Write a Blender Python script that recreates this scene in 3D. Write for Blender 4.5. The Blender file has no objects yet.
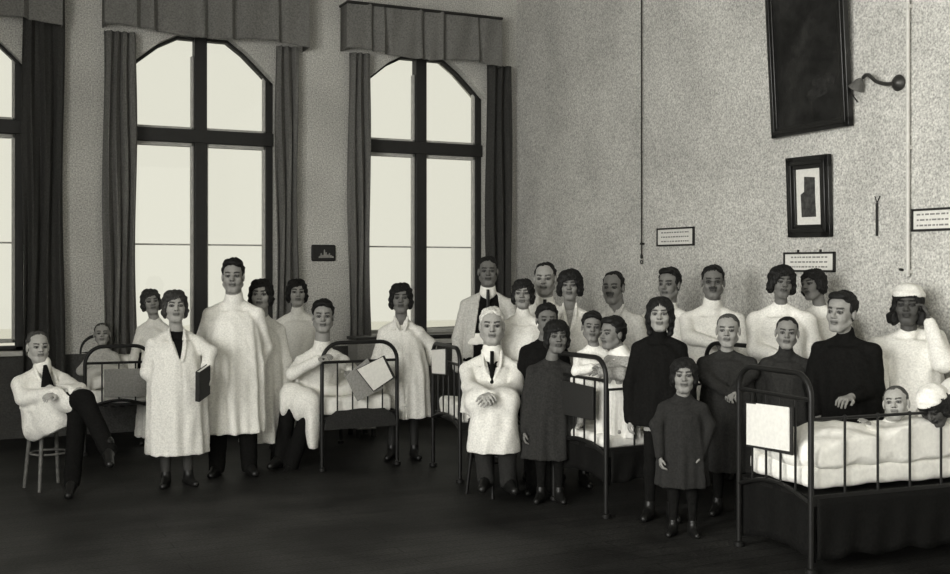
import bpy, bmesh, math, random
import numpy as np
from mathutils import Vector, Matrix

# ------------------------------------------------------------------ camera, world, lights, exposure
SC = bpy.context.scene
COL = SC.collection
EYE = 1.65          # camera height
FPX = 1100.0        # focal length in pixels of the 950 px wide frame
YH = 272.0          # horizon row
YAW = math.radians(25.4)
SA, CA = math.sin(YAW), math.cos(YAW)

cam_d = bpy.data.cameras.new('camera'); cam = bpy.data.objects.new('camera', cam_d); COL.objects.link(cam)
cam.location = (0, 0, EYE); cam.rotation_euler = (math.pi/2, 0, -YAW)
cam_d.sensor_width = 36; cam_d.lens = FPX/950*36; cam_d.shift_y = -(287-YH)/950
cam_d.clip_start = 0.05; cam_d.clip_end = 400
SC.camera = cam

TINT = (1.0, 0.985, 0.92)
def G(v, a=1.0): return (v*TINT[0], v*TINT[1], v*TINT[2], a)

world = bpy.data.worlds.new('overcast'); SC.world = world; world.use_nodes = True
bg = world.node_tree.nodes['Background']; bg.inputs[0].default_value = (0.80, 0.79, 0.685, 1); bg.inputs[1].default_value = 1.02

def area(name, loc, rot, sx, sy, watts):
    l = bpy.data.lights.new(name, 'AREA'); l.shape = 'RECTANGLE'; l.size = sx; l.size_y = sy; l.energy = watts
    l.color = (1, 0.99, 0.95)
    o = bpy.data.objects.new(name, l); COL.objects.link(o); o.location = loc; o.rotation_euler = rot
    return o
# daylight through the tall windows of the left-hand wall (beside and behind the camera)
LEFT_X = -3.4
LW = [(-2.4, -0.8), (0.2, 1.8), (2.8, 4.4)]
for (a_, b_) in LW:
    area('window_daylight', (LEFT_X-0.45, (a_+b_)/2, 2.6), (0, -math.pi/2, 0), 3.2, 1.6, 450)
# daylight through the windows of the wall behind the camera
BACK_Y = -3.0
BW = [(-1.6, 0.0), (1.2, 2.8), (4.0, 5.6)]
for (a_, b_) in BW:
    area('window_daylight', ((a_+b_)/2, BACK_Y-0.45, 2.6), (math.pi/2, 0, 0), 1.6, 3.2, 10)

SC.view_settings.view_transform = 'Standard'; SC.view_settings.look = 'None'
SC.view_settings.exposure = 0.0; SC.view_settings.gamma = 1.0; SC.view_settings.use_curve_mapping = False

# ------------------------------------------------------------------ helpers
def P(px, d, py=None, z=0.0):
    """pixel column (and row) at camera depth d -> world point"""
    cx = (px-475)/FPX*d
    zz = EYE-(py-YH)/FPX*d if py is not None else z
    return Vector((cx*CA+d*SA, d*CA-cx*SA, zz))
def zat(py, d): return EYE-(py-YH)/FPX*d
WALL_Y, WALL_X = 11.8, 6.15
def onback(px, py):      # point of the window wall
    t = math.atan((px-475)/FPX)+YAW; X = WALL_Y*math.tan(t); d = X*SA+WALL_Y*CA
    return X, zat(py, d)
def onright(px, py):     # point of the right wall
    t = math.atan((px-475)/FPX)+YAW; Y = WALL_X/math.tan(t); d = WALL_X*SA+Y*CA
    return Y, zat(py, d)

def mat(name, v, rough=0.8, var=0.12, scale=60, bump=0.15, bscale=90, spec=0.3, metal=0.0, coarse=0.0, cscale=2.0, attr=False, sheen=0.0):
    m = bpy.data.materials.new(name); m.use_nodes = True; nt = m.node_tree; N = nt.nodes; L = nt.links
    b = N['Principled BSDF']; b.inputs['Roughness'].default_value = rough; b.inputs['Metallic'].default_value = metal
    b.inputs['Specular IOR Level'].default_value = spec
    tc = N.new('ShaderNodeTexCoord')
    n1 = N.new('ShaderNodeTexNoise'); n1.inputs['Scale'].default_value = scale; n1.inputs['Detail'].default_value = 3
    L.new(tc.outputs['Object'], n1.inputs['Vector'])
    mr = N.new('ShaderNodeMapRange'); mr.inputs['From Min'].default_value = 0.3; mr.inputs['From Max'].default_value = 0.7
    mr.inputs['To Min'].default_value = 1-var; mr.inputs['To Max'].default_value = 1+var
    L.new(n1.outputs['Fac'], mr.inputs['Value'])
    fac = mr.outputs['Result']
    if coarse:
        n2 = N.new('ShaderNodeTexNoise'); n2.inputs['Scale'].default_value = cscale; n2.inputs['Detail'].default_value = 4
        L.new(tc.outputs['Object'], n2.inputs['Vector'])
        m2 = N.new('ShaderNodeMapRange'); m2.inputs['From Min'].default_value = 0.3; m2.inputs['From Max'].default_value = 0.7
        m2.inputs['To Min'].default_value = 1-coarse; m2.inputs['To Max'].default_value = 1+coarse
        L.new(n2.outputs['Fac'], m2.inputs['Value'])
        mm = N.new('ShaderNodeMath'); mm.operation = 'MULTIPLY'; L.new(fac, mm.inputs[0]); L.new(m2.outputs['Result'], mm.inputs[1]); fac = mm.outputs[0]
    vm = N.new('ShaderNodeVectorMath'); vm.operation = 'SCALE'; L.new(fac, vm.inputs['Scale'])
    if attr:
        at = N.new('ShaderNodeVertexColor'); at.layer_name = 'Col'; L.new(at.outputs['Color'], vm.inputs[0])
    else:
        vm.inputs[0].default_value = G(v)[:3]
    L.new(vm.outputs[0], b.inputs['Base Color'])
    if bump:
        n3 = N.new('ShaderNodeTexNoise'); n3.inputs['Scale'].default_value = bscale; n3.inputs['Detail'].default_value = 2
        L.new(tc.outputs['Object'], n3.inputs['Vector'])
        bp = N.new('ShaderNodeBump'); bp.inputs['Strength'].default_value = bump; bp.inputs['Distance'].default_value = 0.01
        L.new(n3.outputs['Fac'], bp.inputs['Height']); L.new(bp.outputs[0], b.inputs['Normal'])
    return m

M = {}
M['wall'] = mat('painted plaster', 0.50, 0.9, 0.42, 70, 0.35, 80, coarse=0.12, cscale=1.6)
M['ceiling'] = mat('ceiling plaster', 0.5, 0.9)
M['frame'] = mat('dark window paint', 0.022, 0.5, 0.1, 20, 0.05)
M['sash'] = mat('light window paint', 0.5, 0.5, 0.1, 20, 0.05)
M['curtain'] = mat('grey curtain cloth', 0.15, 0.95, 0.25, 60, 0.3, 120)
M['curtain_dark'] = mat('dark curtain cloth', 0.045, 0.95, 0.25, 60, 0.3, 120)
M['valance'] = mat('valance cloth', 0.17, 0.95, 0.28, 60, 0.3, 120)
M['iron'] = mat('black bed enamel', 0.010, 0.42, 0.1, 40, 0.05, spec=0.25)
M['board'] = mat('dark board', 0.02, 0.6, 0.2, 60)
M['greyboard'] = mat('grey board', 0.26, 0.7, 0.2, 60)
M['paper'] = mat('paper', 0.72, 0.8, 0.06, 40, 0.05)
M['ink'] = mat('faded ink', 0.22, 0.8, 0.2, 80, 0)
M['linen'] = mat('white linen', 0.80, 0.9, 0.07, 45, 0.2, 40)
M['coat'] = mat('white coat cotton', 0.68, 0.9, 0.16, 85, 0.12, 90)
M['coat2'] = mat('off-white coat cotton', 0.48, 0.9, 0.2, 70, 0.25, 60)
M['gown'] = mat('white gown cotton', 0.74, 0.9, 0.14, 85, 0.12, 90)
M['black'] = mat('black wool', 0.007, 0.95, 0.3, 70, 0.2, spec=.08)
M['dark'] = mat('dark grey cotton', 0.016, 0.95, 0.3, 80, 0.25)
M['dark2'] = mat('charcoal cotton', 0.021, 0.95, 0.35, 80, 0.25)
M['grey'] = mat('grey knit', 0.28, 0.9, 0.3, 80, 0.3)
M['shoe'] = mat('black leather', 0.008, 0.4, 0.1, 40, 0.05, spec=0.3)
M['stocking'] = mat('dark stocking', 0.018, 0.7, 0.1, 60, 0.05)
M['stocking2'] = mat('grey stocking', 0.04, 0.7, 0.1, 60, 0.05)
M['hair'] = mat('dark hair', 0.008, 0.6, 0.5, 50, 0.5, 70, spec=0.22)
M['hair_brown'] = mat('brown hair', 0.025, 0.6, 0.5, 50, 0.5, 70, spec=0.4)
M['hair_white'] = mat('white hair', 0.6, 0.7, 0.25, 60, 0.4, 70)
M['stubble'] = mat('cropped hair', 0.06, 0.9, 0.35, 90, 0.2)
M['skin'] = mat('skin', 0.3, 0.6, 0.08, 70, 0.08, attr=True)
M['wood'] = mat('worn stool wood', 0.12, 0.5, 0.3, 30, 0.1)
M['pframe'] = mat('black picture moulding', 0.010, 0.35, 0.2, 30, 0.05, spec=0.5)
M['brass'] = mat('tarnished metal', 0.05, 0.4, 0.2, 40, 0.05, metal=0.5)
M['pipe'] = mat('white gas pipe', 0.60, 0.4, 0.08, 40, 0.05)
M['cord'] = mat('dark cord', 0.02, 0.8, 0.1)
M['smoke_glass'] = mat('lamp shade enamel', 0.1, 0.3, 0.1)

def floor_mat():
    m = bpy.data.materials.new('dark floor boards'); m.use_nodes = True; nt = m.node_tree; N = nt.nodes; L = nt.links
    b = N['Principled BSDF']; tc = N.new('ShaderNodeTexCoord')
    br = N.new('ShaderNodeTexBrick'); br.inputs['Scale'].default_value = 1.0
    br.inputs['Brick Width'].default_value = 2.4; br.inputs['Row Height'].default_value = 0.14; br.inputs['Mortar Size'].default_value = 0.004
    br.inputs['Color1'].default_value = G(0.012); br.inputs['Color2'].default_value = G(0.016); br.inputs['Mortar'].default_value = G(0.003)
    L.new(tc.outputs['Object'], br.inputs['Vector'])
    n = N.new('ShaderNodeTexNoise'); n.inputs['Scale'].default_value = 1.3; n.inputs['Detail'].default_value = 6
    L.new(tc.outputs['Object'], n.inputs['Vector'])
    n2 = N.new('ShaderNodeTexNoise'); n2.inputs['Scale'].default_value = 60; n2.inputs['Detail'].default_value = 3
    L.new(tc.outputs['Object'], n2.inputs['Vector'])
    mr = N.new('ShaderNodeMapRange'); mr.inputs[1].default_value = 0.3; mr.inputs[2].default_value = 0.75; mr.inputs[3].default_value = 0.3; mr.inputs[4].default_value = 2.4
    L.new(n.outputs['Fac'], mr.inputs[0])
    m2 = N.new('ShaderNodeMapRange'); m2.inputs[1].default_value = 0.3; m2.inputs[2].default_value = 0.7; m2.inputs[3].default_value = 0.5; m2.inputs[4].default_value = 1.6
    L.new(n2.outputs['Fac'], m2.inputs[0])
    mm = N.new('ShaderNodeMath'); mm.operation = 'MULTIPLY'; L.new(mr.outputs[0], mm.inputs[0]); L.new(m2.outputs[0], mm.inputs[1])
    vm = N.new('ShaderNodeVectorMath'); vm.operation = 'SCALE'; L.new(br.outputs['Color'], vm.inputs[0]); L.new(mm.outputs[0], vm.inputs['Scale'])
    L.new(vm.outputs[0], b.inputs['Base Color'])
    b.inputs['Roughness'].default_value = 0.55; b.inputs['Specular IOR Level'].default_value = 0.13
    bp = N.new('ShaderNodeBump'); bp.inputs['Strength'].default_value = 0.25; bp.inputs['Distance'].default_value = 0.01
    L.new(n2.outputs['Fac'], bp.inputs['Height']); L.new(bp.outputs[0], b.inputs['Normal'])
    return m
M['floor'] = floor_mat()

def glass_mat():
    m = bpy.data.materials.new('window glass'); m.use_nodes = True; nt = m.node_tree; N = nt.nodes; L = nt.links
    N.remove(N['Principled BSDF']); out = N['Material Output']
    t = N.new('ShaderNodeBsdfTransparent'); t.inputs[0].default_value = (0.97, 0.97, 0.96, 1)
    g = N.new('ShaderNodeBsdfGlossy'); g.inputs['Roughness'].default_value = 0.02
    f = N.new('ShaderNodeFresnel'); f.inputs[0].default_value = 1.3
    mx = N.new('ShaderNodeMixShader'); L.new(f.outputs[0], mx.inputs[0]); L.new(t.outputs[0], mx.inputs[1]); L.new(g.outputs[0], mx.inputs[2])
    L.new(mx.outputs[0], out.inputs['Surface']); return m
M['glass'] = glass_mat()

# ---- simple mesh collector
class MB:
    def __init__(s): s.v = []; s.f = []
    def add(s, vs, fs):
        o = len(s.v); s.v += [tuple(v) for v in vs]; s.f += [tuple(i+o for i in f) for f in fs]; return s
    def box(s, a, b, T=None):
        x0, y0, z0 = a; x1, y1, z1 = b
        vs = [Vector(q) for q in ((x0,y0,z0),(x1,y0,z0),(x1,y1,z0),(x0,y1,z0),(x0,y0,z1),(x1,y0,z1),(x1,y1,z1),(x0,y1,z1))]
        if T: vs = [T @ v for v in vs]
        return s.add(vs, [(0,3,2,1),(4,5,6,7),(0,1,5,4),(1,2,6,5),(2,3,7,6),(3,0,4,7)])
    def tube(s, pts, r, n=10, closed=False):
        pts = [Vector(p) for p in pts]; rs = r if isinstance(r, (list, tuple)) else [r]*len(pts)
        up = None; rings = []
        for i, p in enumerate(pts):
            a = pts[i-1] if (i or closed) else pts[0]; b = pts[(i+1) % len(pts)] if (i < len(pts)-1 or closed) else pts[-1]
            t = (b-a).normalized()
            if up is None:
                up = Vector((0,0,1)) if abs(t.z) < .9 else Vector((1,0,0))
            u = (up - t*up.dot(t)).normalized(); w = t.cross(u); up = u
            rings.append([p+u*math.cos(2*math.pi*k/n)*rs[i]+w*math.sin(2*math.pi*k/n)*rs[i] for k in range(n)])
        vs = [v for rg in rings for v in rg]; fs = []
        m = len(rings)
        for i in range(m if closed else m-1):
            j = (i+1) % m
            for k in range(n): fs.append((i*n+k, i*n+(k+1)%n, j*n+(k+1)%n, j*n+k))
        if not closed: fs += [tuple(range(n))[::-1], tuple((m-1)*n+k for k in range(n))]
        return s.add(vs, fs)
    def lathe(s, prof, c=(0,0,0), n=20):
        c = Vector(c); vs = []; fs = []
        for (r, z) in prof: vs += [c+Vector((r*math.cos(2*math.pi*k/n), r*math.sin(2*math.pi*k/n), z)) for k in range(n)]
        for i in range(len(prof)-1):
            for k in range(n): fs.append((i*n+k, i*n+(k+1)%n, (i+1)*n+(k+1)%n, (i+1)*n+k))
        fs += [tuple(range(n))[::-1], tuple((len(prof)-1)*n+k for k in range(n))]
        return s.add(vs, fs)
    def prism(s, poly, y0, y1):   # poly in xz
        n = len(poly); vs = [(x,y0,z) for x,z in poly]+[(x,y1,z) for x,z in poly]
        fs = [tuple(range(n)), tuple(range(2*n-1, n-1, -1))]+[(i,(i+n),(i+1)%n+n,(i+1)%n) for i in range(n)]
        return s.add(vs, fs)
    def build(s, name, m, parent=None, bevel=0, smooth=True, loc=None):
        me = bpy.data.meshes.new(name); me.from_pydata(s.v, [], s.f); me.validate()
        bm = bmesh.new(); bm.from_mesh(me); bmesh.ops.recalc_face_normals(bm, faces=bm.faces); bm.to_mesh(me); bm.free()
        o = bpy.data.objects.new(name, me); COL.objects.link(o); me.materials.append(m)
        if loc is not None: o.location = loc
        if parent: o.parent = parent
        if bevel:
            md = o.modifiers.new('bevel', 'BEVEL'); md.width = bevel; md.segments = 2; md.limit_method = 'ANGLE'
        if smooth:
            for p in me.polygons: p.use_smooth = True
            me.set_sharp_from_angle(angle=math.radians(40))
        return o
def tag(o, label, cat, group=None, kind=None):
    o['label'] = label; o['category'] = cat
    if group: o['group'] = group
    if kind: o['kind'] = kind
    return o
def struct(o): o['kind'] = 'structure'; return o
def empty(name, loc, rz=0.0):
    o = bpy.data.objects.new(name, None); COL.objects.link(o); o.location = loc; o.rotation_euler = (0,0,rz); o.empty_display_size = .1; return o

# ------------------------------------------------------------------ room shell
CEIL = 5.4
struct(MB().box((LEFT_X-.4, BACK_Y-.4, -.1), (WALL_X+.4, WALL_Y+.4, 0)).build('floor', M['floor'], smooth=False))
struct(MB().box((LEFT_X-.4, BACK_Y-.4, CEIL), (WALL_X+.4, WALL_Y+.4, CEIL+.1)).build('ceiling', M['ceiling'], smooth=False))
struct(MB().box((WALL_X, BACK_Y-.4, 0), (WALL_X+.4, WALL_Y+.4, CEIL)).build('wall_right', M['wall'], smooth=False))
WIN = [(-0.94, 0.64), (1.61, 3.19), (4.165, 5.745)]
SILL, TOPZ, SPR = 0.87, 4.16, 3.72
T = 0.32
wb = MB()
xs_ = [LEFT_X-.4]+[v for w in WIN for v in w]+[WALL_X]
for i in range(0, len(xs_), 2): wb.box((xs_[i], WALL_Y, 0), (xs_[i+1], WALL_Y+T, CEIL))
for (a, b) in WIN:
    wb.box((a, WALL_Y, 0), (b, WALL_Y+T, SILL))
    wb.prism([(a, CEIL), (a, SPR), (a+.12, SPR+.15), (a+.34, SPR+.33), (a+.55, TOPZ), (b-.50, TOPZ), (b-.32, SPR+.31), (b-.12, SPR+.12), (b, SPR), (b, CEIL)], WALL_Y, WALL_Y+T)
struct(wb.build('wall_back', M['wall'], smooth=False))
struct(MB().box((LEFT_X, WALL_Y-.012, 0), (WALL_X, WALL_Y, SILL-.05)).build('trim_1', mat('dark dado paint', .055, .7, .3, 60, .2, coarse=.2), smooth=False))
def holed_wall(name, wins, along_y, pos, lo, hi, out):
    w = MB(); e = [lo]+[v for q in wins for v in q]+[hi]
    def bx(a, b, z0, z1):
        if along_y: w.box((min(pos, pos+out), a, z0), (max(pos, pos+out), b, z1))
        else: w.box((a, min(pos, pos+out), z0), (b, max(pos, pos+out), z1))
    for i in range(0, len(e), 2): bx(e[i], e[i+1], 0, CEIL)
    for (a, b) in wins: bx(a, b, 0, SILL); bx(a, b, 4.2, CEIL)
    struct(w.build(name, M['wall'], smooth=False))
holed_wall('wall_left', LW, True, LEFT_X, BACK_Y-.4, WALL_Y+T, -.4)
holed_wall('wall_front', BW, False, BACK_Y, LEFT_X, WALL_X, -.4)
# outside: ground coloured pale to stand for bright haze, and a low grey roof line
struct(MB().box((-80, WALL_Y+2, -6.2), (120, 160, -6)).build('ground_outside', mat('pale ground', 0.85, 0.9), smooth=False))
struct(MB().prism([(-6, -6), (-6, -.25), (2, -.1), (6, .12), (14, .3), (22, .1), (30, .2), (30, -6)], 24, 26).build('horizon_roof', mat('far roof line', 0.10, 0.9, .3, 3), smooth=False))

# windows
FY = WALL_Y+.17
for i, (a, b) in enumerate(WIN):
    c = (a+b)/2; root = empty('window_%d' % (i+1), (c, FY, SILL)); struct(root)
    def put(mb, name, m): 
        o = mb.build(name, m, root, bevel=.006); o.matrix_parent_inverse = Matrix.Translation((-c, -FY, -SILL)); return o
    f = MB()
    f.box((a, FY-.03, SILL), (a+.03, FY+.05, SPR+.02)); f.box((b-.075, FY-.05, SILL), (b, FY+.05, SPR+.02))
    f.box((a, FY-.05, SILL), (b, FY+.05, SILL+.04))
    arch = [(a, SPR), (a+.12, SPR+.15), (a+.34, SPR+.33), (a+.55, TOPZ), (b-.50, TOPZ), (b-.32, SPR+.31), (b-.12, SPR+.12), (b, SPR)]
    for p, q in zip(arch[:-1], arch[1:]):
        dx, dz = q[0]-p[0], q[1]-p[1]; l = math.hypot(dx, dz); nx, nz = dz/l*.03, -dx/l*.03
        f.prism([p, q, (q[0]+nx, q[1]+nz), (p[0]+nx, p[1]+nz)], FY-.05, FY+.05)
    put(f, 'window_frame', M['frame'])
    put(MB().box((c-.066, FY-.08, SILL), (c+.066, FY+.06, TOPZ)), 'mullion', M['frame'])
    put(MB().box((a, FY-.09, 3.03), (b, FY+.06, 3.17)), 'transom', M['frame'])
    s = MB()
    for (l, r) in ((a+.05, c-.066), (c+.066, b-.075)):
        for (z0, z1) in ((SILL+.07, 3.03), (3.17, TOPZ-.1)):
            w_ = .022
            if z1 < 3.1:
                s.box((l, FY-.03, z0), (l+w_, FY+.03, z1)); s.box((r-w_*1.4, FY-.03, z0), (r, FY+.03, z1)); s.box((l, FY-.03, z1-.04), (r, FY+.03, z1)); s.box((l, FY-.03, z0), (r, FY+.03, z0+.04))
                s.box((l, FY-.012, 1.935), (r, FY+.012, 1.952))
            else:
                s.box((r-w_*1.3, FY-.03, z0), (r, FY+.03, z1-.1)); s.box((l, FY-.03, z0), (r, FY+.03, z0+.03))
    put(s, 'sash', M['sash'])
    for (l, r) in ((a+.05, c-.066), (c+.066, b-.075)):
        put(MB().box((l, FY+.012, SILL+.07), (r, FY+.018, 3.03)), 'pane', M['glass'])
        put(MB().box((l, FY+.012, 3.17), (r, FY+.018, TOPZ-.02)), 'pane', M['glass'])
    put(MB().box((a-.04, WALL_Y-.08, SILL-.05), (b+.04, FY, SILL)), 'window_sill', M['sash'])

# ---- curtains and valances
rnd = random.Random(4)
def curtain(x0, x1, z0, z1, m, label, folds=4, depth=.05, tied=0.0):
    nx, nz = folds*10, 40; vs = []; fs = []
    w = x1-x0; yc = WALL_Y-.13
    ph = rnd.random()*6
    for j in range(nz+1):
        t = j/nz; z = z1+(z0-z1)*t
        for i in range(nx+1):
            u = i/nx; x = x0+w*u+.012*math.sin(9*t+u*5+ph)
            y = yc+depth*math.sin(2*math.pi*folds*u+.8*math.sin(3*t+ph))*(.6+.4*t)+.012*math.sin(2*math.pi*folds*2.3*u+4*t)
            vs.append((x-(x0+w/2), y-yc, z-z0))
    for j in range(nz):
        for i in range(nx):
            k = j*(nx+1)+i; fs.append((k, k+1, k+nx+2, k+nx+1))
    o = MB().add(vs, fs).build('curtain', m, loc=(x0+w/2, yc, z0))
    md = o.modifiers.new('s', 'SOLIDIFY'); md.thickness = .006; md.offset = 0
    return tag(o, label, 'curtain', 'long curtains at the tall windows')
curtain(.62, 1.00, .28, 4.7, M['curtain_dark'], 'dark curtain at the edge of the first window, behind the seated man with crossed arms', 3)
curtain(1.38, 1.70, .28, 4.1, M['curtain'], 'grey curtain with deep folds on the left of the middle window', 4)
curtain(3.16, 3.40, .28, 4.1, M['curtain'], 'grey curtain on the right of the middle window, beside the small wall plaque', 3)
curtain(3.99, 4.24, .28, 4.1, M['curtain'], 'grey curtain on the left of the corner window', 3)
curtain(5.70, 6.03, .28, 4.1, M['curtain_dark'], 'dark curtain in the corner of the room, right of the last window', 3)
def valance(x0, x1, z0, z1, label, ymid=.24):
    n = 90; vs = []; fs = []; k = 26
    path = [(x0, WALL_Y)]+[(x0+(x1-x0)*i/n, WALL_Y-ymid) for i in range(n+1)]+[(x1, WALL_Y)]
    pl = [.14, .22, .46, .60, .83]
    for j in range(k+1):
        t = j/k
        for (x, y) in path:
            u = (x-x0)/(x1-x0); dy = 0
            if y < WALL_Y-.1:
                for q in pl: dy += -.045*math.exp(-((u-q)/.018)**2)*(.5+.5*t)+.05*math.exp(-((u-q-.028)/.014)**2)*(.5+.5*t)
                dy += .012*math.sin(40*u+3*t)
            z = z1+(z0+.03*math.sin(u*9+1)-.02*(u > .5)-z1)*t
            vs.append((x-(x0+x1)/2, y+dy-WALL_Y, z-z0))
    m_ = len(path)
    for j in range(k):
        for i in range(m_-1): a = j*m_+i; fs.append((a, a+1, a+m_+1, a+m_))
    root = empty('valance', ((x0+x1)/2, WALL_Y, z0)); tag(root, label, 'valance', 'pleated cloth valances over the windows')
    o = MB().add(vs, fs).build('pleated_cloth', M['valance'], root); md = o.modifiers.new('s', 'SOLIDIFY'); md.thickness = .008
    r = (x1-x0)/2; zz = z1-z0
    MB().tube([(-r, 0, zz), (-r, -ymid-.01, zz), (r, -ymid-.01, zz), (r, 0, zz)], .017).build('curtain_rail', M['frame'], root)
valance(-1.15, .98, 4.12, 4.82, 'pleated grey valance above the first window at the edge of the photo')
valance(1.38, 3.50, 4.12, 4.82, 'pleated grey valance above the middle window')
valance(3.93, 5.84, 4.10, 4.63, 'pleated grey valance with dark rail above the corner window')

# ---- wall plaque between the windows
X_, Z_ = onback(323, 253)
pq = empty('wall_plaque', (X_, WALL_Y-.02, Z_)); tag(pq, 'small dark rectangular plaque with a pale relief, on the wall between two windows', 'plaque')
MB().box((-.14, -.012, -.092), (.14, .02, .092)).build('backing', M['board'], pq, bevel=.02)
r_ = MB(); r2 = random.Random(2)
for q in range(9):
    x = -.05+q*.019; h = [.02, .05, .03, .09, .06, .035, .05, .03, .02][q]
    r_.prism([(x-.012, -.055), (x-.008, -.055+h), (x+.004, -.05+h), (x+.014, -.055)], -.02, -.011)
r_.build('relief', M['greyboard'], pq, bevel=.003)['label'] = 'pale relief figures'

# ------------------------------------------------------------------ right wall fittings
def frame_mb(w, h, fw, dp):
    # moulding lies in the local yz plane, facing -x; w along y
    f = MB()
    for (y0, y1, z0, z1) in ((-w/2, w/2, -h/2, -h/2+fw), (-w/2, w/2, h/2-fw, h/2), (-w/2, -w/2+fw, -h/2, h/2), (w/2-fw, w/2, -h/2, h/2)):
        f.box((-dp, y0, z0), (0, y1, z1))
    i = fw*.35
    for (y0, y1, z0, z1) in ((-w/2+i, w/2-i, -h/2+i, -h/2+fw*.7), (-w/2+i, w/2-i, h/2-fw*.7, h/2-i), (-w/2+i, -w/2+fw*.7, -h/2+i, h/2-i), (w/2-fw*.7, w/2-i, -h/2+i, h/2-i)):
        f.box((-dp-.012, y0, z0), (-dp, y1, z1))
    return f
# large dark painting, hung leaning forward
Y0, Z0 = onright(772, 141); Y1, Z1 = onright(853, 125)
pw = abs(Y0-Y1); ph_ = 1.75
pw *= .955
pt = empty('oil_painting', (WALL_X-.02, (Y0+Y1)/2-.05, (Z0+Z1)/2)); pt.rotation_euler = (math.radians(-.3), math.radians(-3.2), 0)
tag(pt, 'large dark oil painting in a black frame leaning from the top of the wall', 'painting')
o = frame_mb(pw, ph_, .075, .05).build('frame', M['pframe'], pt, bevel=.006); o.location = (0, 0, ph_/2)
def paint_mat(dark=True):
    m = mat('murky oil paint', 0.011, 0.45, 0.4, 12, 0.15, 30, spec=0.4, coarse=.7, cscale=3.2); return m
OILP = mat('faded oil paint', .018, .6, .5, 25)
o = MB().box((-.03, -pw/2+.06, -ph_/2+.06), (-.012, pw/2-.06, ph_/2-.06)).build('canvas', paint_mat(), pt); o.location = (0, 0, ph_/2)
for (yy, zz, ry, rz_) in ((.12, 1.22, .03, .10), (.17, 1.05, .05, .05), (-.18, .38, .13, .05), (-.1, .30, .12, .04)):
    sm = MB().add([(-.031-.001*k/14, yy+ry*math.cos(k/14*2*math.pi), zz+rz_*math.sin(k/14*2*math.pi)) for k in range(14)], [tuple(range(14))])
    sm.build('pale_brushwork', OILP, pt)['label'] = 'faint pale shape in the paint'
# small framed picture
Y0, Z0 = onright(786, 237); Y1, Z1 = onright(831, 155)
pw, ph_ = abs(Y0-Y1), abs(Z1-Z0)+.02
pw *= .94
fp = empty('framed_picture', (WALL_X-.015, (Y0+Y1)/2-.05, (Z0+Z1)/2)); fp.rotation_euler = (math.radians(1.0), math.radians(-3), 0)
tag(fp, 'small framed picture with pale mount and wide black moulding, under the big painting', 'picture')
frame_mb(pw, ph_, .10, .04).build('frame', M['pframe'], fp, bevel=.006)
MB().box((-.02, -pw/2+.07, -ph_/2+.07), (-.01, pw/2-.07, ph_/2-.07)).build('mount', M['paper'], fp)['label'] = 'pale mount'
pp = MB(); pp.prism([(-.085, -.16), (.075, -.16), (.07, .02), (.072, .15), (-.045, .16), (-.05, .04), (-.09, .02)], 0, .003)
o = pp.build('print', mat('dark print', .05, .7, .6, 25), fp); o.rotation_euler = (0, 0, -math.pi/2); o.location = (-.0235, 0, 0); o['label'] = 'dark figure print'
# framed notices
def notice(px0, px1, py0, py1, label, pins=False, shade='paper'):
    a = onright(px0, (py0+py1)/2); b = onright(px1, (py0+py1)/2); zc = a[1]*.5+b[1]*.5
    _, zt = onright((px0+px1)/2, py0); _, zb = onright((px0+px1)/2, py1)
    w = abs(a[0]-b[0]); h = zt-zb
    r = empty('framed_notice', (WALL_X, (a[0]+b[0])/2, (zt+zb)/2)); r.rotation_euler = (math.radians(.3), 0, 0)
    tag(r, label, 'sign', 'framed paper notices on the wall')
    f = MB()
    for (y0, y1, z0, z1) in ((-w/2, w/2, -h/2, -h/2+.016), (-w/2, w/2, h/2-.016, h/2), (-w/2, -w/2+.016, -h/2, h/2), (w/2-.016, w/2, -h/2, h/2)): f.box((-.02, y0, z0), (0, y1, z1))
    if pins:
        for yy in (-w*.22, w*.22): f.box((-.012, yy-.008, h/2), (0, yy+.008, h/2+.02))
    f.build('frame', M['board'], r)
    MB().box((-.012, -w/2+.01, -h/2+.01), (-.004, w/2-.01, h/2-.01)).build('sheet', M[shade], r)['label'] = 'pale sheet'
    g = random.Random(int(px0))
    for row in range(3 if h > .13 else 2):
        zz = h*.24-row*h*.24; y = -w*.36; l = MB()
        while y < w*.36:
            q = .012+g.random()*.03
            l.box((-.0135, y, zz-.006), (-.0125, min(y+q, w*.38), zz+.006)); y += q+.008+g.random()*.006
        l.build('writing', M['ink'], r)['label'] = 'faint line of small illegible script'
    return r
notice(658, 695, 227.5, 246, 'small framed paper notice alone on the wall, beside the hanging cord')
notice(785, 836, 252, 272, 'framed paper notice directly below the small framed picture', pins=True)
notice(913, 956, 208, 231, 'framed paper notice right of the vertical gas pipe', shade='paper')
# hanging cord with ring
Yc, Zb = onright(644, 262); Yt, Zt = onright(644, -30)
c = empty('pull_cord', (WALL_X-.03, Yc, Zb)); tag(c, 'long thin pull cord with a small ring, hanging down the wall', 'cord')
MB().tube([(0, 0, .05), (0, 0, CEIL-Zb)], .007, 6).build('cord', M['cord'], c)
MB().tube([(0, .018*math.cos(k/12*6.283), .018*math.sin(k/12*6.283)) for k in range(12)], .005, 6, True).build('ring', M['cord'], c)
MB().lathe([(0.004, .03), (.012, .04), (.012, .07), (.004, .08)]).build('toggle', M['cord'], c)
MB().box((-.0, -.012, .17), (.03, .03, .19)).build('wall_hook', M['cord'], c)
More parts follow.
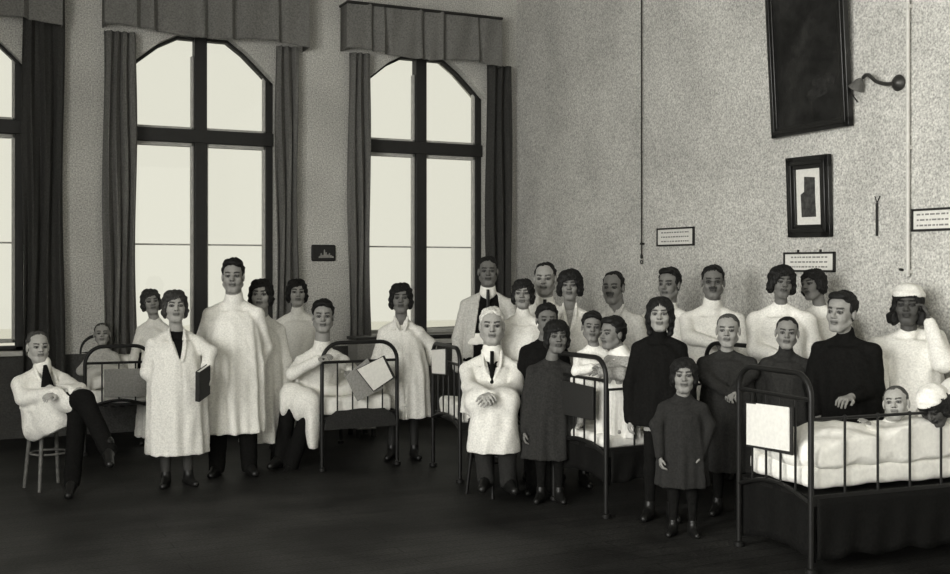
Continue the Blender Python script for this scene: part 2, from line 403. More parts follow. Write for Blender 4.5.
# gas pipe with bracket lamp
Yp, _ = onright(911, 100)
g = empty('gas_pipe', (WALL_X-.03, Yp, 1.62)); tag(g, 'pale vertical pipe running up the wall behind the woman in white cap', 'pipe')
MB().tube([(0, 0, 0), (0, 0, CEIL-1.62)], .014, 10).build('pipe', M['pipe'], g)
for z in (.02, .9, 1.9): MB().box((-.018, -.02, z), (.03, .02, z+.025)).build('pipe_clip', M['pipe'], g)
Yk, Zk = onright(900, 83)
b_ = empty('gas_bracket', (WALL_X, Yk, Zk)); tag(b_, 'dark wavy gas bracket with small shade, between the big painting and the pipe', 'lamp')
o = MB().lathe([(0.01, 0), (.055, .005), (.06, .02), (.035, .05), (.012, .06)], n=18).build('wall_rose', M['brass'], b_); o.rotation_euler = (0, -math.pi/2, 0); o.location = (0, 0, 0)
s_ = 8.2/1100/.80
arm = []
for k in range(25):
    t = k/24; px = 900-(900-869)*t
    py = 83.5-5.2*math.sin(math.pi*(t-.38)/.62*1.0)*(t > .38)*1.0+1.2*math.sin(math.pi*t/.38)*(t <= .38)
    py = 84-8.5*(math.exp(-((t-.83)/.26)**2)) + .8*math.exp(-((t-.2)/.15)**2)
    yy, zz = onright(px, py); arm.append((-.06-.02*math.sin(math.pi*t), yy-Yk, zz-Zk))
MB().tube(arm, .014, 8).build('arm', M['brass'], b_)
e = Vector(arm[-1])
o = MB().lathe([(.012, 0), (.03, -.02), (.062, -.085), (.058, -.085), (.025, -.02), (.008, -.005)], n=18).build('lamp_shade', M['smoke_glass'], b_); o.location = e+Vector((0, .02, 0)); o.rotation_euler = (math.radians(35), 0, 0)
hk = [(e.x, e.y+.07+.035*math.sin(k/10*3.6), e.z-.03-.014*k) for k in range(11)]
MB().tube(hk, .006, 6).build('hanging_hook', M['brass'], b_)
# thin wall thermometer
Yh, Zh = onright(878, 236); _, Zt = onright(878, 203)
t_ = empty('thermometer', (WALL_X-.005, Yh, Zh)); tag(t_, 'thin dark thermometer hanging on the wall, right of the framed picture', 'thermometer')
MB().box((-.012, -.009, 0), (0, .009, Zt-Zh)).build('tube', M['frame'], t_, bevel=.003)
MB().tube([(-.006, -.03, Zt-Zh+.05), (-.006, 0, Zt-Zh), (-.006, .02, Zt-Zh+.05)], .004, 6).build('hanger', M['cord'], t_)
# two small wall nails
for px, py in ((903, 270), (908, 271)):
    yy, zz = onright(px, py)
    if px == 903: tag(MB().tube([(0, 0, 0), (-.03, 0, .004)], .010, 8).build('wall_nail', M['cord'], loc=(WALL_X, yy, zz)), 'dark nail in the wall just above the white head cap', 'nail')

# ------------------------------------------------------------------ sculpting: signed-distance field -> one smooth mesh
BIG = 0.09
def rotm(yaw=0, pitch=0, roll=0):
    return np.array(Matrix.Rotation(math.radians(yaw), 3, 'Z') @ Matrix.Rotation(math.radians(pitch), 3, 'X') @ Matrix.Rotation(math.radians(roll), 3, 'Y'))
def axis_coords(lo, hi, coarse, fines):
    out = [lo]; x = lo
    while x < hi:
        st = coarse
        for (a, b, h) in fines:
            if a-st <= x <= b: st = min(st, h)
        x += st; out.append(x)
    return np.array(out, np.float32)
class Field:
    def __init__(s, lo, hi, h, fines=()):
        s.c = [axis_coords(lo[i], hi[i], h, [(f[0][i], f[1][i], f[2]) for f in fines]) for i in range(3)]
        s.D = np.full([len(c) for c in s.c], BIG, np.float32)
    def blk(s, lo, hi, m=BIG*.75):
        sl = []
        for i in range(3):
            a = np.searchsorted(s.c[i], lo[i]-m); b = np.searchsorted(s.c[i], hi[i]+m); sl.append(slice(a, max(b, a)))
        X = s.c[0][sl[0]][:, None, None]; Y = s.c[1][sl[1]][None, :, None]; Z = s.c[2][sl[2]][None, None, :]
        return tuple(sl), X, Y, Z
    def _put(s, sl, d, k, op):
        A = s.D[sl]
        if A.size == 0: return
        if op == 'add':
            if k > 0:
                h = np.clip(.5+.5*(A-d)/k, 0, 1); s.D[sl] = A+(d-A)*h-k*h*(1-h)
            else: s.D[sl] = np.minimum(A, d)
        else:
            d = -d
            if k > 0:
                h = np.clip(.5-.5*(A-d)/k, 0, 1); s.D[sl] = A+(d-A)*h+k*h*(1-h)
            else: s.D[sl] = np.maximum(A, d)
    def cap(s, a, b, ra, rb=None, k=.02, op='add', flat=None):
        rb = ra if rb is None else rb; a = np.array(a, np.float32); b = np.array(b, np.float32); r = max(ra, rb)
        sl, X, Y, Z = s.blk(np.minimum(a, b)-r, np.maximum(a, b)+r, BIG*.75 if op == 'add' else .03)
        ab = b-a; L = float(ab@ab)+1e-9
        t = np.clip(((X-a[0])*ab[0]+(Y-a[1])*ab[1]+(Z-a[2])*ab[2])/L, 0, 1)
        dx = X-a[0]-t*ab[0]; dy = Y-a[1]-t*ab[1]; dz = Z-a[2]-t*ab[2]
        d = np.sqrt(dx*dx+dy*dy+dz*dz)-(ra+(rb-ra)*t)
        s._put(sl, d, k, op)
    def ell(s, c, r, R=None, k=.02, op='add', clip=None):
        c = np.array(c, np.float32); m = max(r)
        sl, X, Y, Z = s.blk(c-m, c+m, BIG*.75 if op == 'add' else .03)
        x, y, z = X-c[0], Y-c[1], Z-c[2]
        if R is not None: x, y, z = (R[0,0]*x+R[1,0]*y+R[2,0]*z), (R[0,1]*x+R[1,1]*y+R[2,1]*z), (R[0,2]*x+R[1,2]*y+R[2,2]*z)
        k0 = np.sqrt((x/r[0])**2+(y/r[1])**2+(z/r[2])**2); k1 = np.sqrt((x/r[0]**2)**2+(y/r[1]**2)**2+(z/r[2]**2)**2)+1e-6
        d = k0*(k0-1)/k1
        d = np.where(k0 < .3, -min(r)*.7, d)
        if clip is not None: d = np.maximum(d, clip(x, y, z))
        s._put(sl, d.astype(np.float32), k, op)
    def fn(s, lo, hi, f, k=.02, op='add'):
        sl, X, Y, Z = s.blk(np.array(lo), np.array(hi), BIG*.75 if op == 'add' else .03)
        d = f(X, Y, Z)*np.ones(s.D[sl].shape, np.float32); s._put(sl, d, k, op)
    def disp(s, f):
        X = s.c[0][:, None, None]; Y = s.c[1][None, :, None]; Z = s.c[2][None, None, :]; s.D += f(X, Y, Z).astype(np.float32)
    def mesh(s, name):
        D = s.D; D[0] = np.maximum(D[0], .01); D[-1] = np.maximum(D[-1], .01); D[:, 0] = np.maximum(D[:, 0], .01); D[:, -1] = np.maximum(D[:, -1], .01)
        D[:, :, 0] = np.maximum(D[:, :, 0], .01); D[:, :, -1] = np.maximum(D[:, :, -1], .01)
        I = D < 0
        cnt = np.zeros([n-1 for n in D.shape], np.int8)
        for i in (0, 1):
            for j in (0, 1):
                for k in (0, 1): cnt += I[i:I.shape[0]-1+i, j:I.shape[1]-1+j, k:I.shape[2]-1+k]
        act = (cnt > 0) & (cnt < 8); idx = np.argwhere(act); n = len(idx)
        vid = np.full(act.shape, -1, np.int32); vid[act] = np.arange(n)
        acc = np.zeros((n, 3)); num = np.zeros(n); X, Y, Z = s.c; C = [X, Y, Z]
        for ax in range(3):
            o = [a for a in range(3) if a != ax]
            for p in (0, 1):
                for q in (0, 1):
                    a = idx.copy(); a[:, o[0]] += p; a[:, o[1]] += q; b = a.copy(); b[:, ax] += 1
                    da = D[a[:,0], a[:,1], a[:,2]].astype(np.float64); db = D[b[:,0], b[:,1], b[:,2]].astype(np.float64)
                    m = (da < 0) != (db < 0); t = np.where(m, da/np.where(m, da-db, 1), 0)
                    pt = np.stack([C[i][a[:, i]] for i in range(3)], 1).astype(np.float64)
                    pt[:, ax] += t*(C[ax][b[:, ax]]-C[ax][a[:, ax]])
                    acc += pt*m[:, None]; num += m
        V = acc/np.maximum(num, 1)[:, None]
        quads = []
        for ax in range(3):
            sa = [slice(1, -1)]*3; sb = [slice(1, -1)]*3
            sa[ax] = slice(0, -1); sb[ax] = slice(1, None)
            A = I[tuple(sa)]; B = I[tuple(sb)]; e = np.argwhere(A != B)
            off = [1, 1, 1]; off[ax] = 0; e2 = e+np.array(off); o = [(ax+1) % 3, (ax+2) % 3]
            def g(p, q):
                w = e2.copy(); w[:, o[0]] -= p; w[:, o[1]] -= q; return vid[w[:,0], w[:,1], w[:,2]]
            Q = np.stack([g(1, 1), g(0, 1), g(0, 0), g(1, 0)], 1)
            flip = ~A[e[:,0], e[:,1], e[:,2]]
            Q[flip] = Q[flip][:, ::-1]; quads.append(Q)
        Q = np.concatenate(quads); Q = Q[(Q >= 0).all(1)]
        me = bpy.data.meshes.new(name); me.vertices.add(len(V)); me.vertices.foreach_set('co', V.astype(np.float32).ravel())
        me.loops.add(len(Q)*4); me.loops.foreach_set('vertex_index', Q.astype(np.int32).ravel())
        me.polygons.add(len(Q)); me.polygons.foreach_set('loop_start', np.arange(0, len(Q)*4, 4, dtype=np.int32)); me.polygons.foreach_set('loop_total', np.full(len(Q), 4, np.int32))
        me.polygons.foreach_set('use_smooth', np.ones(len(Q), bool)); me.update(calc_edges=True); me.validate()
        return me, V
def link(name, me, m, parent=None):
    o = bpy.data.objects.new(name, me); COL.objects.link(o); me.materials.append(m)
    if parent: o.parent = parent
    return o

def ik(a, b, l1, l2, hint):
    a, b, hint = map(lambda v: np.array(v, float), (a, b, hint)); ab = b-a; L = np.linalg.norm(ab)
    if L > (l1+l2)*.995: 
        k = L/(l1+l2)/.995; l1 *= k; l2 *= k
    x = (l1*l1-l2*l2+L*L)/(2*L); h = math.sqrt(max(l1*l1-x*x, 0)); u = ab/L
    hp = hint-u*(hint@u); hp /= np.linalg.norm(hp)+1e-9
    return a+u*x+hp*h

NP = [0]
def person(label, px, ytop, d, hp, body='man', **c):
    """One figure. px/ytop/hp place the head in the photograph, d is the distance along the view. Local frame: +x viewer's right, -y toward the viewer."""
    NP[0] += 1; rs = random.Random(NP[0]*7+1)
    base = P(px, d); s = d/FPX; cx0 = (px-475)/FPX*d
    def J(x, y, f=0.0):
        dd = d-f; return np.array([(x-475)/FPX*dd-cx0, -f, EYE-(y-YH)/FPX*dd])
    g = c.get
    u = g('hh', hp*s)/.233                      # head scale
    H = zat(ytop, d)
    face = math.degrees(math.atan2(cx0, d))     # turn to face the viewer
    ty = -face+g('ty', 0)                        # torso yaw
    sit = 'pelvis' in c
    hx = g('hx', px)
    hc = J(hx, ytop, g('hf', .0)) - np.array([0, 0, .117*u])
    pitch = g('pitch', 0)
    Rh = rotm(-face+g('yaw', 0), pitch, g('roll', 0))
    neckb = J(*g('neck')) if 'neck' in c else hc+np.array([0, .025*u+g('hf', 0)*.6, -(.140 if body != 'child' else .122)*u])
    sw = g('sw', .175 if body == 'man' else .155)
    child = body == 'child'
    pel = J(*c['pelvis']) if sit else np.array([g('lean', 0), g('py', .01), H*.53])
    sc = H/1.72 if not sit else g('sc', 1.0)
    th = math.radians(ty); ex = np.array([math.cos(th), math.sin(th), 0]); ey = np.array([-math.sin(th), math.cos(th), 0])  # ey = backward
    shc = neckb+np.array([0, 0, -.030*u])
    drop = np.array([0, 0, -g('drop', .108 if not child else .078)])
    sh = [shc-ex*sw+drop, shc+ex*sw+drop]
    for i, kk in ((0, 'shL'), (1, 'shR')):
        if kk in c: sh[i] = J(*c[kk])
    ua, fa = (.30*sc, .27*sc)
    ua, fa = g('ua', ua), g('fa', fa)
    hands, elbows = [], []
    for i, kk in ((0, 'L'), (1, 'R')):
        sg = -1 if i == 0 else 1
        if kk in c: h = J(*c[kk])
        else: h = sh[i]+ex*sg*.085*sc+np.array([0, -.06, -(ua+fa)*.975])-ey*0
        if 'e'+kk in c: e_ = J(*c['e'+kk])
        else: e_ = ik(sh[i], h, ua, fa, ex*sg*.8+ey*.5+np.array([0, 0, -.35]))
        hands.append(h); elbows.append(e_)
    hs = g('hs', u*.86 if not child else u*.72)  # hand scale
    hf = g('hfat', 1.0)
    # legs
    hipw = .09*sc if not child else .06*sc/.8
    hips = [pel-ex*hipw, pel+ex*hipw]
    if sit:
        knees = [J(*c['kL']), J(*c['kR'])]; ank = [J(*c['aL']), J(*c['aR'])]
        fdir = [np.array(g('fL', (-.2, -1, -.15))), np.array(g('fR', (.2, -1, -.15)))]
    else:
        fw_ = g('fw', .1 if not child else .075)
        ank = [pel*np.array([g('fl', .4), .4, 0])-ex*fw_+np.array([0, 0, .085*sc]), pel*np.array([g('fl', .4), .4, 0])+ex*fw_+np.array([0, 0, .085*sc])]
        knees = [(hips[i]*.5+ank[i]*.5)+np.array([0, -.02, .01]) for i in (0, 1)]
        fdir = [-ey-ex*.3, -ey+ex*.3]
    fz = g('floor', 0.0)
    if fz and not sit:
        for i in (0, 1): ank[i] = ank[i]*np.array([1, 1, 0])+np.array([0, 0, fz+.06]); 
        pel = np.array([g('lean', 0), g('py', .01), fz+(H-fz)*.5]); hips = [pel-ex*hipw, pel+ex*hipw]; knees = [hips[i]*.5+ank[i]*.5+np.array([0, -.01, 0]) for i in (0, 1)]
    fdir = [f/np.linalg.norm(f) for f in fdir]
    lt = g('leg', 1.0)*(sc if not child else sc*.95)
    # ---------------- body, one continuous surface
    pts = [hc, pel]+hands+elbows+knees+ank+sh
    lo = np.min(pts, 0)-.22; hi = np.max(pts, 0)+.22; lo[2] = max(lo[2], -.01) if not sit else lo[2]
    lo[2] = max(lo[2], -.012)
    fines = [(hc-.16*u, hc+.16*u, g('res', .0048*max(u, .85)))]
    showh = [g('showL', True), g('showR', True)]
    for i in (0, 1):
        if showh[i]: fines.append((hands[i]-.10*hs-.02, hands[i]+.10*hs+.02, .0068))
    F = Field(lo, hi, .014, fines)
    ch = sh[0]*.5+sh[1]*.5; mid = ch*.45+pel*.55
    Rt = rotm(ty)
    dn_ = (pel-ch)/np.linalg.norm(pel-ch)
    F.cap(ch-ex*sw*.5+dn_*.09*sc, ch+ex*sw*.5+dn_*.09*sc, .066*sc+.004, k=.02)
    F.cap(sh[0], neckb+[0, .018, -.038*u], .034*sc, k=.03); F.cap(sh[1], neckb+[0, .018, -.038*u], .034*sc, k=.03)
    F.cap(ch+dn_*.12*sc, pel, .078*sc, .078*sc, k=.03)
    F.cap(hips[0], hips[1], .066*sc, k=.02)
    for i in (0, 1):
        F.cap(sh[i], elbows[i], .046*sc, .036*sc, k=.03); F.cap(elbows[i], hands[i], .036*sc, .023*hs/.9, k=.015)
        F.cap(hips[i], knees[i], .072*lt, .048*lt, k=.03)
        F.cap(knees[i], knees[i]*.7+ank[i]*.3+ey*.012, .046*lt, .050*lt, k=.02); F.cap(knees[i]*.7+ank[i]*.3+ey*.012, ank[i], .050*lt, .032*lt, k=.02)
        F.cap(ank[i]+ey*.01*sc+[0,0,-.01], ank[i]+fdir[i]*.11*sc+[0, 0, -.052*sc], .030*lt, .019*lt, k=.02)
        # hand: palm, four bent fingers, thumb from the side of the palm
        if showh[i]:
            f = hands[i]-elbows[i]; f /= np.linalg.norm(f); sg = -1 if i == 0 else 1
            pn = np.array(g('palm'+'LR'[i], (-.7*sg, 0, -.1) if abs(f[2]) > .6 else (0, .2, -1)), float); pn -= f*(pn@f); pn /= np.linalg.norm(pn)+1e-9
            sd = np.cross(f, pn)
            if sd@np.array([0, -1, .3]) < 0: sd = -sd      # thumb side: toward viewer / up
            f2 = f*.93+pn*.12; h0 = hands[i]
            for w in (-.026, -.009, .009, .026): F.cap(h0+f*.01*hs+sd*w*.6*hs, h0+f*.082*hs+sd*w*hs*1.05, .014*hs, .0115*hs, k=.008)
            for w, ln, in ((-.030, .062), (-.010, .076), (.010, .082), (.030, .074)):
                b0 = h0+f*.085*hs+sd*w*hs*1.1; q = f*.8+pn*.5+sd*w*4; b1 = b0+q*ln*.5*hs; b2 = b1+(f*.35+pn*.85)*ln*.45*hs
                F.cap(b0, b1, .0098*hs, .0088*hs, k=.003); F.cap(b1, b2, .0088*hs, .0075*hs, k=.003)
            t0 = h0+f*.03*hs+sd*.024*hs; t1 = t0+(f*.6+sd*.65+pn*.35)*.045*hs; t2 = t1+(f*.85+sd*.1+pn*.45)*.033*hs
            F.cap(t0, t1, .0135*hs, .011*hs, k=.006); F.cap(t1, t2, .011*hs, .009*hs, k=.003)
    def hp_(v): return hc+Rh@(np.array(v)*u)
    nr = g('nr', .054 if body == 'man' else (.044 if body == 'woman' else .042))
    F.cap(hp_((0, .022, -.05)), neckb+[0, .005, -.02], nr*u, nr*u*1.08, k=.02)
    fw = g('facew', 1.07 if child else 1.02); fat = g('jaw', 1.0)
    F.ell(hp_((0, .014, .036)), np.array((.073*fw, .090, .080))*u, Rh, k=.015)
    F.ell(hp_((0, -.020, -.030)), np.array((.057*fat*fw, .066, .080))*u, Rh, k=.03*u)
    F.cap(hp_((-.014, -.058, -.093)), hp_((.014, -.058, -.093)), .020*u*fat, k=.02*u)
    for q in (-1, 1):
        F.ell(hp_((q*.036, -.056, -.026)), np.array((.024*fat, .022, .026))*u, Rh, k=.02*u)
        F.cap(hp_((q*.056*fat, -.0, -.055)), hp_((q*.02, -.05, -.095)), .018*u*fat, k=.02*u)
        F.ell(hp_((q*.031, -.096, .004)), np.array((.022, .019, .016))*u, Rh, k=.010*u, op='sub')
        F.ell(hp_((q*.031, -.072, .003)), np.array((.014, .0135, .0125))*u, Rh, k=.003*u)
        F.ell(hp_((q*.075*fw, .010, -.006)), np.array((.009, .020, .032))*u, rotm(0, 0, q*12)@np.eye(3) if False else Rh, k=.006*u)
        F.cap(hp_((q*.012, -.083, .022)), hp_((q*.044, -.070, .024)), .009*u, k=.010*u)
    F.cap(hp_((0, -.082, .010)), hp_((0, -.103, -.020)), .0085*u, .0125*u, k=.010*u)
    for q in (-1, 1): F.ell(hp_((q*.012, -.090, -.025)), np.array((.009, .011, .008))*u, Rh, k=.006*u)
    F.ell(hp_((0, -.082, -.049)), np.array((.024, .012, .008))*u, Rh, k=.006*u)
    F.ell(hp_((0, -.080, -.062)), np.array((.020, .012, .008))*u, Rh, k=.006*u)
    F.ell(hp_((0, -.094, -.0555)), np.array((.024, .008, .0022))*u, Rh, k=.002*u, op='sub')
    me, V = F.mesh('person')
    o = link('person', me, M['skin'])
    # skin colouring: eyes with the socket shade painted in dark, brows and lips
    sk = g('skin', .30); Lp = (V-hc)@Rh/u; x, y, z = np.abs(Lp[:, 0]), Lp[:, 1], Lp[:, 2]; fr = y < -.045
    val = np.full(len(V), sk)
    val[fr & (((x-.031)/.018)**2+((z-.005)/.0105)**2 < 1)] = sk*.20
    val[fr & (((x-.031)/.013)**2+((z-.003)/.0045)**2 < 1) & (np.abs(x-.031) > .0065)] = sk*.55
    val[fr & (((x-.031)/.013)**2+((z-.003)/.0055)**2 < 1) & (np.abs(x-.031) <= .0065)] = .01
    zb_ = .0255+.004*np.sin((x-.012)*60); val[fr & (np.abs(z-zb_) < .0055) & (x > .011) & (x < .050)] = sk*.16
    val[(y < -.07) & (np.abs(z+.0555) < .012) & (x < .024)] = sk*.55
    val[(y < -.07) & (np.abs(z+.0555) < .0032) & (x < .023)] = sk*.2
    val[(y < -.08) & (np.abs(z+.031) < .004) & (np.abs(x-.008) < .005)] = sk*.25
    if g('moustache'): val[(y < -.06) & (np.abs(z+.040) < .008) & (x < .030)] = .03
    colr = np.ones((len(V), 4), np.float32); 
    for i in range(3): colr[:, i] = val*TINT[i]
    at = me.color_attributes.new('Col', 'FLOAT_COLOR', 'POINT'); at.data.foreach_set('color', colr.ravel())
    R3 = Matrix.Rotation(-YAW, 4, 'Z')
    # ---------------- hair / headwear
    hk = g('hair', 'short'); hm = M[g('hm', 'hair')]
    def headfield(ext=.17, res=.0052): return Field(hc-ext*u, hc+ext*u, res*u)
    def strands(Fh, amp=.0022, n=34):
        def f(X, Y, Z):
            x, y, z = X-hc[0], Y-hc[1], Z-hc[2]
            return amp*u*(1.1*np.sin(x*46/u+5*np.sin(z*33/u+1)+y*30/u)+np.sin(n*np.arctan2(x+1e-5, y+.02*u)+9*z/u)+.6*np.sin(z*95/u+6*np.sin(x*30/u)+y*40/u))
        Fh.disp(f)
    def cutplane(Fh, f):
        def g_(X, Y, Z):
            x, y, z = X-hc[0], Y-hc[1], Z-hc[2]
            a = (Rh[0,0]*x+Rh[1,0]*y+Rh[2,0]*z)/u; b = (Rh[0,1]*x+Rh[1,1]*y+Rh[2,1]*z)/u; e = (Rh[0,2]*x+Rh[1,2]*y+Rh[2,2]*z)/u
            return f(a, b, e)*u
        Fh.fn(hc-.3*u, hc+.3*u, g_, k=.006*u, op='sub')
    if hk != 'none':
        Fh = headfield(.21 if hk in ('long', 'bigbob') else .17)
        if hk in ('short', 'shaved', 'receding', 'thick', 'side'):
            t = {'short': .008, 'shaved': .0035, 'receding': .006, 'thick': .013, 'side': .011}[hk]
            Fh.ell(hp_((0, .021, .036+t*.6)), np.array((.073*fw+t*.8, .090+t*.8, .080+t))*u, Rh, k=0)
            Fh.cap(hp_((0, .060, -.02)), hp_((0, .060, .02)), (.045+t)*u, k=.02)
            if hk in ('thick', 'side'): Fh.ell(hp_((.0, -.035, .098)), np.array((.06, .045, .026))*u, Rh, k=.02*u)
            hl = {'short': .082, 'shaved': .080, 'receding': .098, 'thick': .080, 'side': .086}[hk]
            def f(a, b, e):   # negative inside the region removed: forehead/face, and everything below the slanted hairline
                front = np.maximum(b+.030, e-hl+(5.5 if hk != 'receding' else 3.0)*a*a)
                below = e+.85*b+.012
                return np.minimum(front, below)
            cutplane(Fh, f); strands(Fh, .0008 if hk == 'shaved' else .0025)
        elif hk in ('bob', 'bigbob', 'long', 'cap', 'girl'):
            big = 1.14 if hk == 'bigbob' else (.94 if hk == 'girl' else 1.0)
            Fh.ell(hp_((0, .018, .030)), np.array((.089*fw*big, .105*big, .093*big))*u, Rh, k=0)
            lobz = -.036 if hk != 'girl' else -.02
            for q in (-1, 1):
                Fh.ell(hp_((q*.070*big, .006, lobz)), np.array((.026*big, .055, .050))*u, Rh, k=.02*u)
                if hk == 'long': Fh.cap(hp_((q*.072, .01, -.02)), hp_((q*.068, .012, -.135)), .028*u, .020*u, k=.02*u)
                if hk == 'cap': Fh.ell(hp_((q*.080, -.01, -.075)), np.array((.040, .045, .045))*u, Rh, k=.02*u)
            Fh.cap(hp_((0, .065, -.03)), hp_((0, .062, -.06 if hk != 'long' else -.14)), .045*u, .035*u, k=.03*u)
            fr_ = g('fringe', .050)
            def f(a, b, e):
                q = np.sqrt((a/.062)**2+((e+.035)/.100)**2); face = np.maximum((q-1)*.055, b+.022)
                return np.maximum(face, e-fr_-.18*a*g('part', 1))
            cutplane(Fh, f); strands(Fh, g('wave', .0021 if (hk == 'long' or child) else .0030), 26)
        mh, _ = Fh.mesh('hair'); link('hair', mh, hm, o)
    if hk == 'cap' or g('scarf'):
        Fh = headfield(.20)
        Fh.ell(hp_((0, .022, .050)), np.array((.096, .110, .088))*u, Rh, k=0)
        Fh.ell(hp_((0, .085, .02)), np.array((.075, .05, .07))*u, Rh, k=.03*u)
        def band(a, b, e): return np.maximum(e-.032-.28*(-b), -1)
        cutplane(Fh, lambda a, b, e: e-.044+.12*b)
        def f(X, Y, Z):
            x, y, z = X-hc[0], Y-hc[1], Z-hc[2]
            return u*(.0022*np.sin(z*150/u+8*x/u)+.0018*np.sin(x*70/u+y*60/u))
        Fh.disp(f)
        mh, _ = Fh.mesh('head_cap'); q = link('head_cap', mh, M['gown'], o); q['label'] = 'white cloth head cap'
    if g('glasses'):
        mb = MB()
        for q in (-1, 1): mb.tube([tuple(hp_((q*.031+.018*math.cos(k/14*6.283), -.093, .003+.015*math.sin(k/14*6.283)))) for k in range(14)], .0018*u, 6, True); mb.tube([tuple(hp_((q*.049, -.09, .006))), tuple(hp_((q*.076, 0, .006)))], .0014*u, 6)
        mb.tube([tuple(hp_((-.013, -.095, .006))), tuple(hp_((.013, -.095, .006)))], .0016*u, 6)
        mb.build('eyeglasses', M['brass'], o)['label'] = 'thin wire eyeglasses'
    # ---------------- garments
    def torso(Fg, off, zlo, zhi, rows, fold=0.0, nf=9, k=.0):
        """elliptic loft; rows = [(z, rx, ry)], centre runs from pelvis to chest"""
        rows = sorted(rows); zz = [r[0] for r in rows]; RX = [r[1]+off for r in rows]; RY = [r[2]+off for r in rows]
        mx = max(RX)+.05; c0 = np.minimum(pel, ch); c1 = np.maximum(pel, ch)
        phs = rs.random()*6; ph2 = rs.random()*6
        def f(X, Y, Z):
            t = (Z-pel[2])/(ch[2]-pel[2]+1e-6); tc_ = np.clip(t, g('tmin', -.3), 1.1)
            x = X-(pel[0]+(ch[0]-pel[0])*tc_); y = Y-(pel[1]+(ch[1]-pel[1])*tc_)
            a = x*ex[0]+y*ex[1]; b = x*ey[0]+y*ey[1]
            rx = np.interp(Z.ravel(), zz, RX).reshape(Z.shape); ry = np.interp(Z.ravel(), zz, RY).reshape(Z.shape)
            thh = np.arctan2(b/ry, a/rx+1e-6)
            if fold:
                am = 2.3*fold*np.clip((zhi-Z)/(zhi-zlo), 0, 1)**1.1+fold*.14
                m = 1+am*(np.sin(nf*thh+phs+1.3*np.sin(2.2*Z/sc+ph2))*.6+.4*np.sin((nf*1.7)*thh+ph2+1.5*Z))
            else: m = 1.0
            qq = np.sqrt((a/rx)**2+(b/ry)**2)/m; r = np.sqrt(a*a+b*b)+1e-5
            dd = r*(1-1/np.maximum(qq, 1e-3)); dd = np.where(qq < .15, -.08, dd)
            dd = np.maximum(dd, Z-zhi); dd = np.maximum(dd, zlo-Z)
            return dd.astype(np.float32)
        Fg.fn((c0[0]-mx, c0[1]-mx, zlo), (c1[0]+mx, c1[1]+mx, zhi), f, k=k)
    def wrinkle(Fg, amp=.004, vert=1.0, fine=.0008):
        a1, a2, a3, a4 = [rs.random()*6 for _ in range(4)]
        def f(X, Y, Z):
            return amp*(np.sin(52*X/sc+3*np.sin(5*Z/sc+a1)+a2)*.45+np.abs(np.sin(21*Z/sc+17*X/sc+2.5*np.sin(9*X/sc+a3)+7*Y/sc))*.55-.25+np.sin(60*Y/sc+12*Z/sc+a4)*.2)+fine*np.sin(88*X+61*Z+a1+3*np.sin(40*Z))
        Fg.disp(f)
    def vcut(Fg, depth_z, w, skew=0.0, ztop=None):
        zt = (neckb[2]+.03 if ztop is None else ztop); zb = zt-depth_z
        c0 = ch
        def f(X, Y, Z):
            a = (X-c0[0])*ex[0]+(Y-c0[1])*ex[1]; b = (X-c0[0])*ey[0]+(Y-c0[1])*ey[1]
            t = np.clip((Z-zb)/(zt-zb), 0, 1.2); cen = skew*(1-t)
            return np.maximum(np.maximum((np.abs(a-cen)-w*t)*.85, b+.01), zb-Z)
        Fg.fn(c0-.6, c0+.6, f, k=.004, op='sub')
        return zt, zb
    gl = c.get('wear', [])
    glo = lo-.10; ghi = hi+.10
    cr = g('chest', (sw+.012, .118*sc+.012)); 
    shz = ch[2]+.012
    for wcfg in gl:
        kind = wcfg[0]; m = M[wcfg[1]]; w = wcfg[2] if len(wcfg) > 2 else {}
        nm = w.get('name', kind)
        if kind in ('coat', 'gown', 'dress', 'shirt', 'suit', 'sweater'):
            off = w.get('off', 0.0)
            hem = EYE-(w['hem']-YH)*s if 'hem' in w else w.get('hemz', pel[2]-.05)
            hrx, hry = w.get('hemr', (.24*sc, .19*sc)); wx, wy = w.get('waist', (cr[0]*.98, cr[1]*1.02)); hpx, hpy = w.get('hip', (max(wx, .17*sc)*1.08, wy*1.1))
            wz = ch[2]*.45+pel[2]*.55
            if sit:
                rows = [(hem-.01, hrx, hry), (wz, wx, wy), (ch[2]-.10*sc, cr[0], cr[1]), (ch[2]-.045*sc, cr[0]*.97, cr[1]*.9), (shz, cr[0]*.74, cr[1]*.66), (shz+.03, cr[0]*.5, cr[1]*.5)]
            else:
                rows = [(hem, hrx, hry), (min(pel[2]-.02, wz-.1), hpx, hpy), (wz, wx, wy), (ch[2]-.10*sc, cr[0], cr[1]), (ch[2]-.045*sc, cr[0]*.97, cr[1]*.9), (shz, cr[0]*.74, cr[1]*.66), (shz+.03, cr[0]*.5, cr[1]*.5)]
                if hem > pel[2]-.03: rows = [r for r in rows if r[0] != min(pel[2]-.02, wz-.1)]
            vox = .0095 if d < 9 else .0105
            zl = hem-.03 if not sit else lo[2]
            if 'lap' in w:
                for q in w['lap']: zl = min(zl, J(*q[0:3])[2]-q[3]-.03, J(*q[4:7])[2]-q[7]-.03)
            for q in w.get('drape', []): zl = min(zl, J(*q[0:3])[2]-q[5]-.03)
            Fg = Field((glo[0], glo[1], zl), (ghi[0], ghi[1], neckb[2]+.10), vox)
            torso(Fg, off, hem, shz+.01, rows, fold=w.get('fold', .05), nf=w.get('nf', 8))
            for q in w.get('lap', []): Fg.cap(J(*q[0:3]), J(*q[4:7]), q[3], q[7], k=.06)
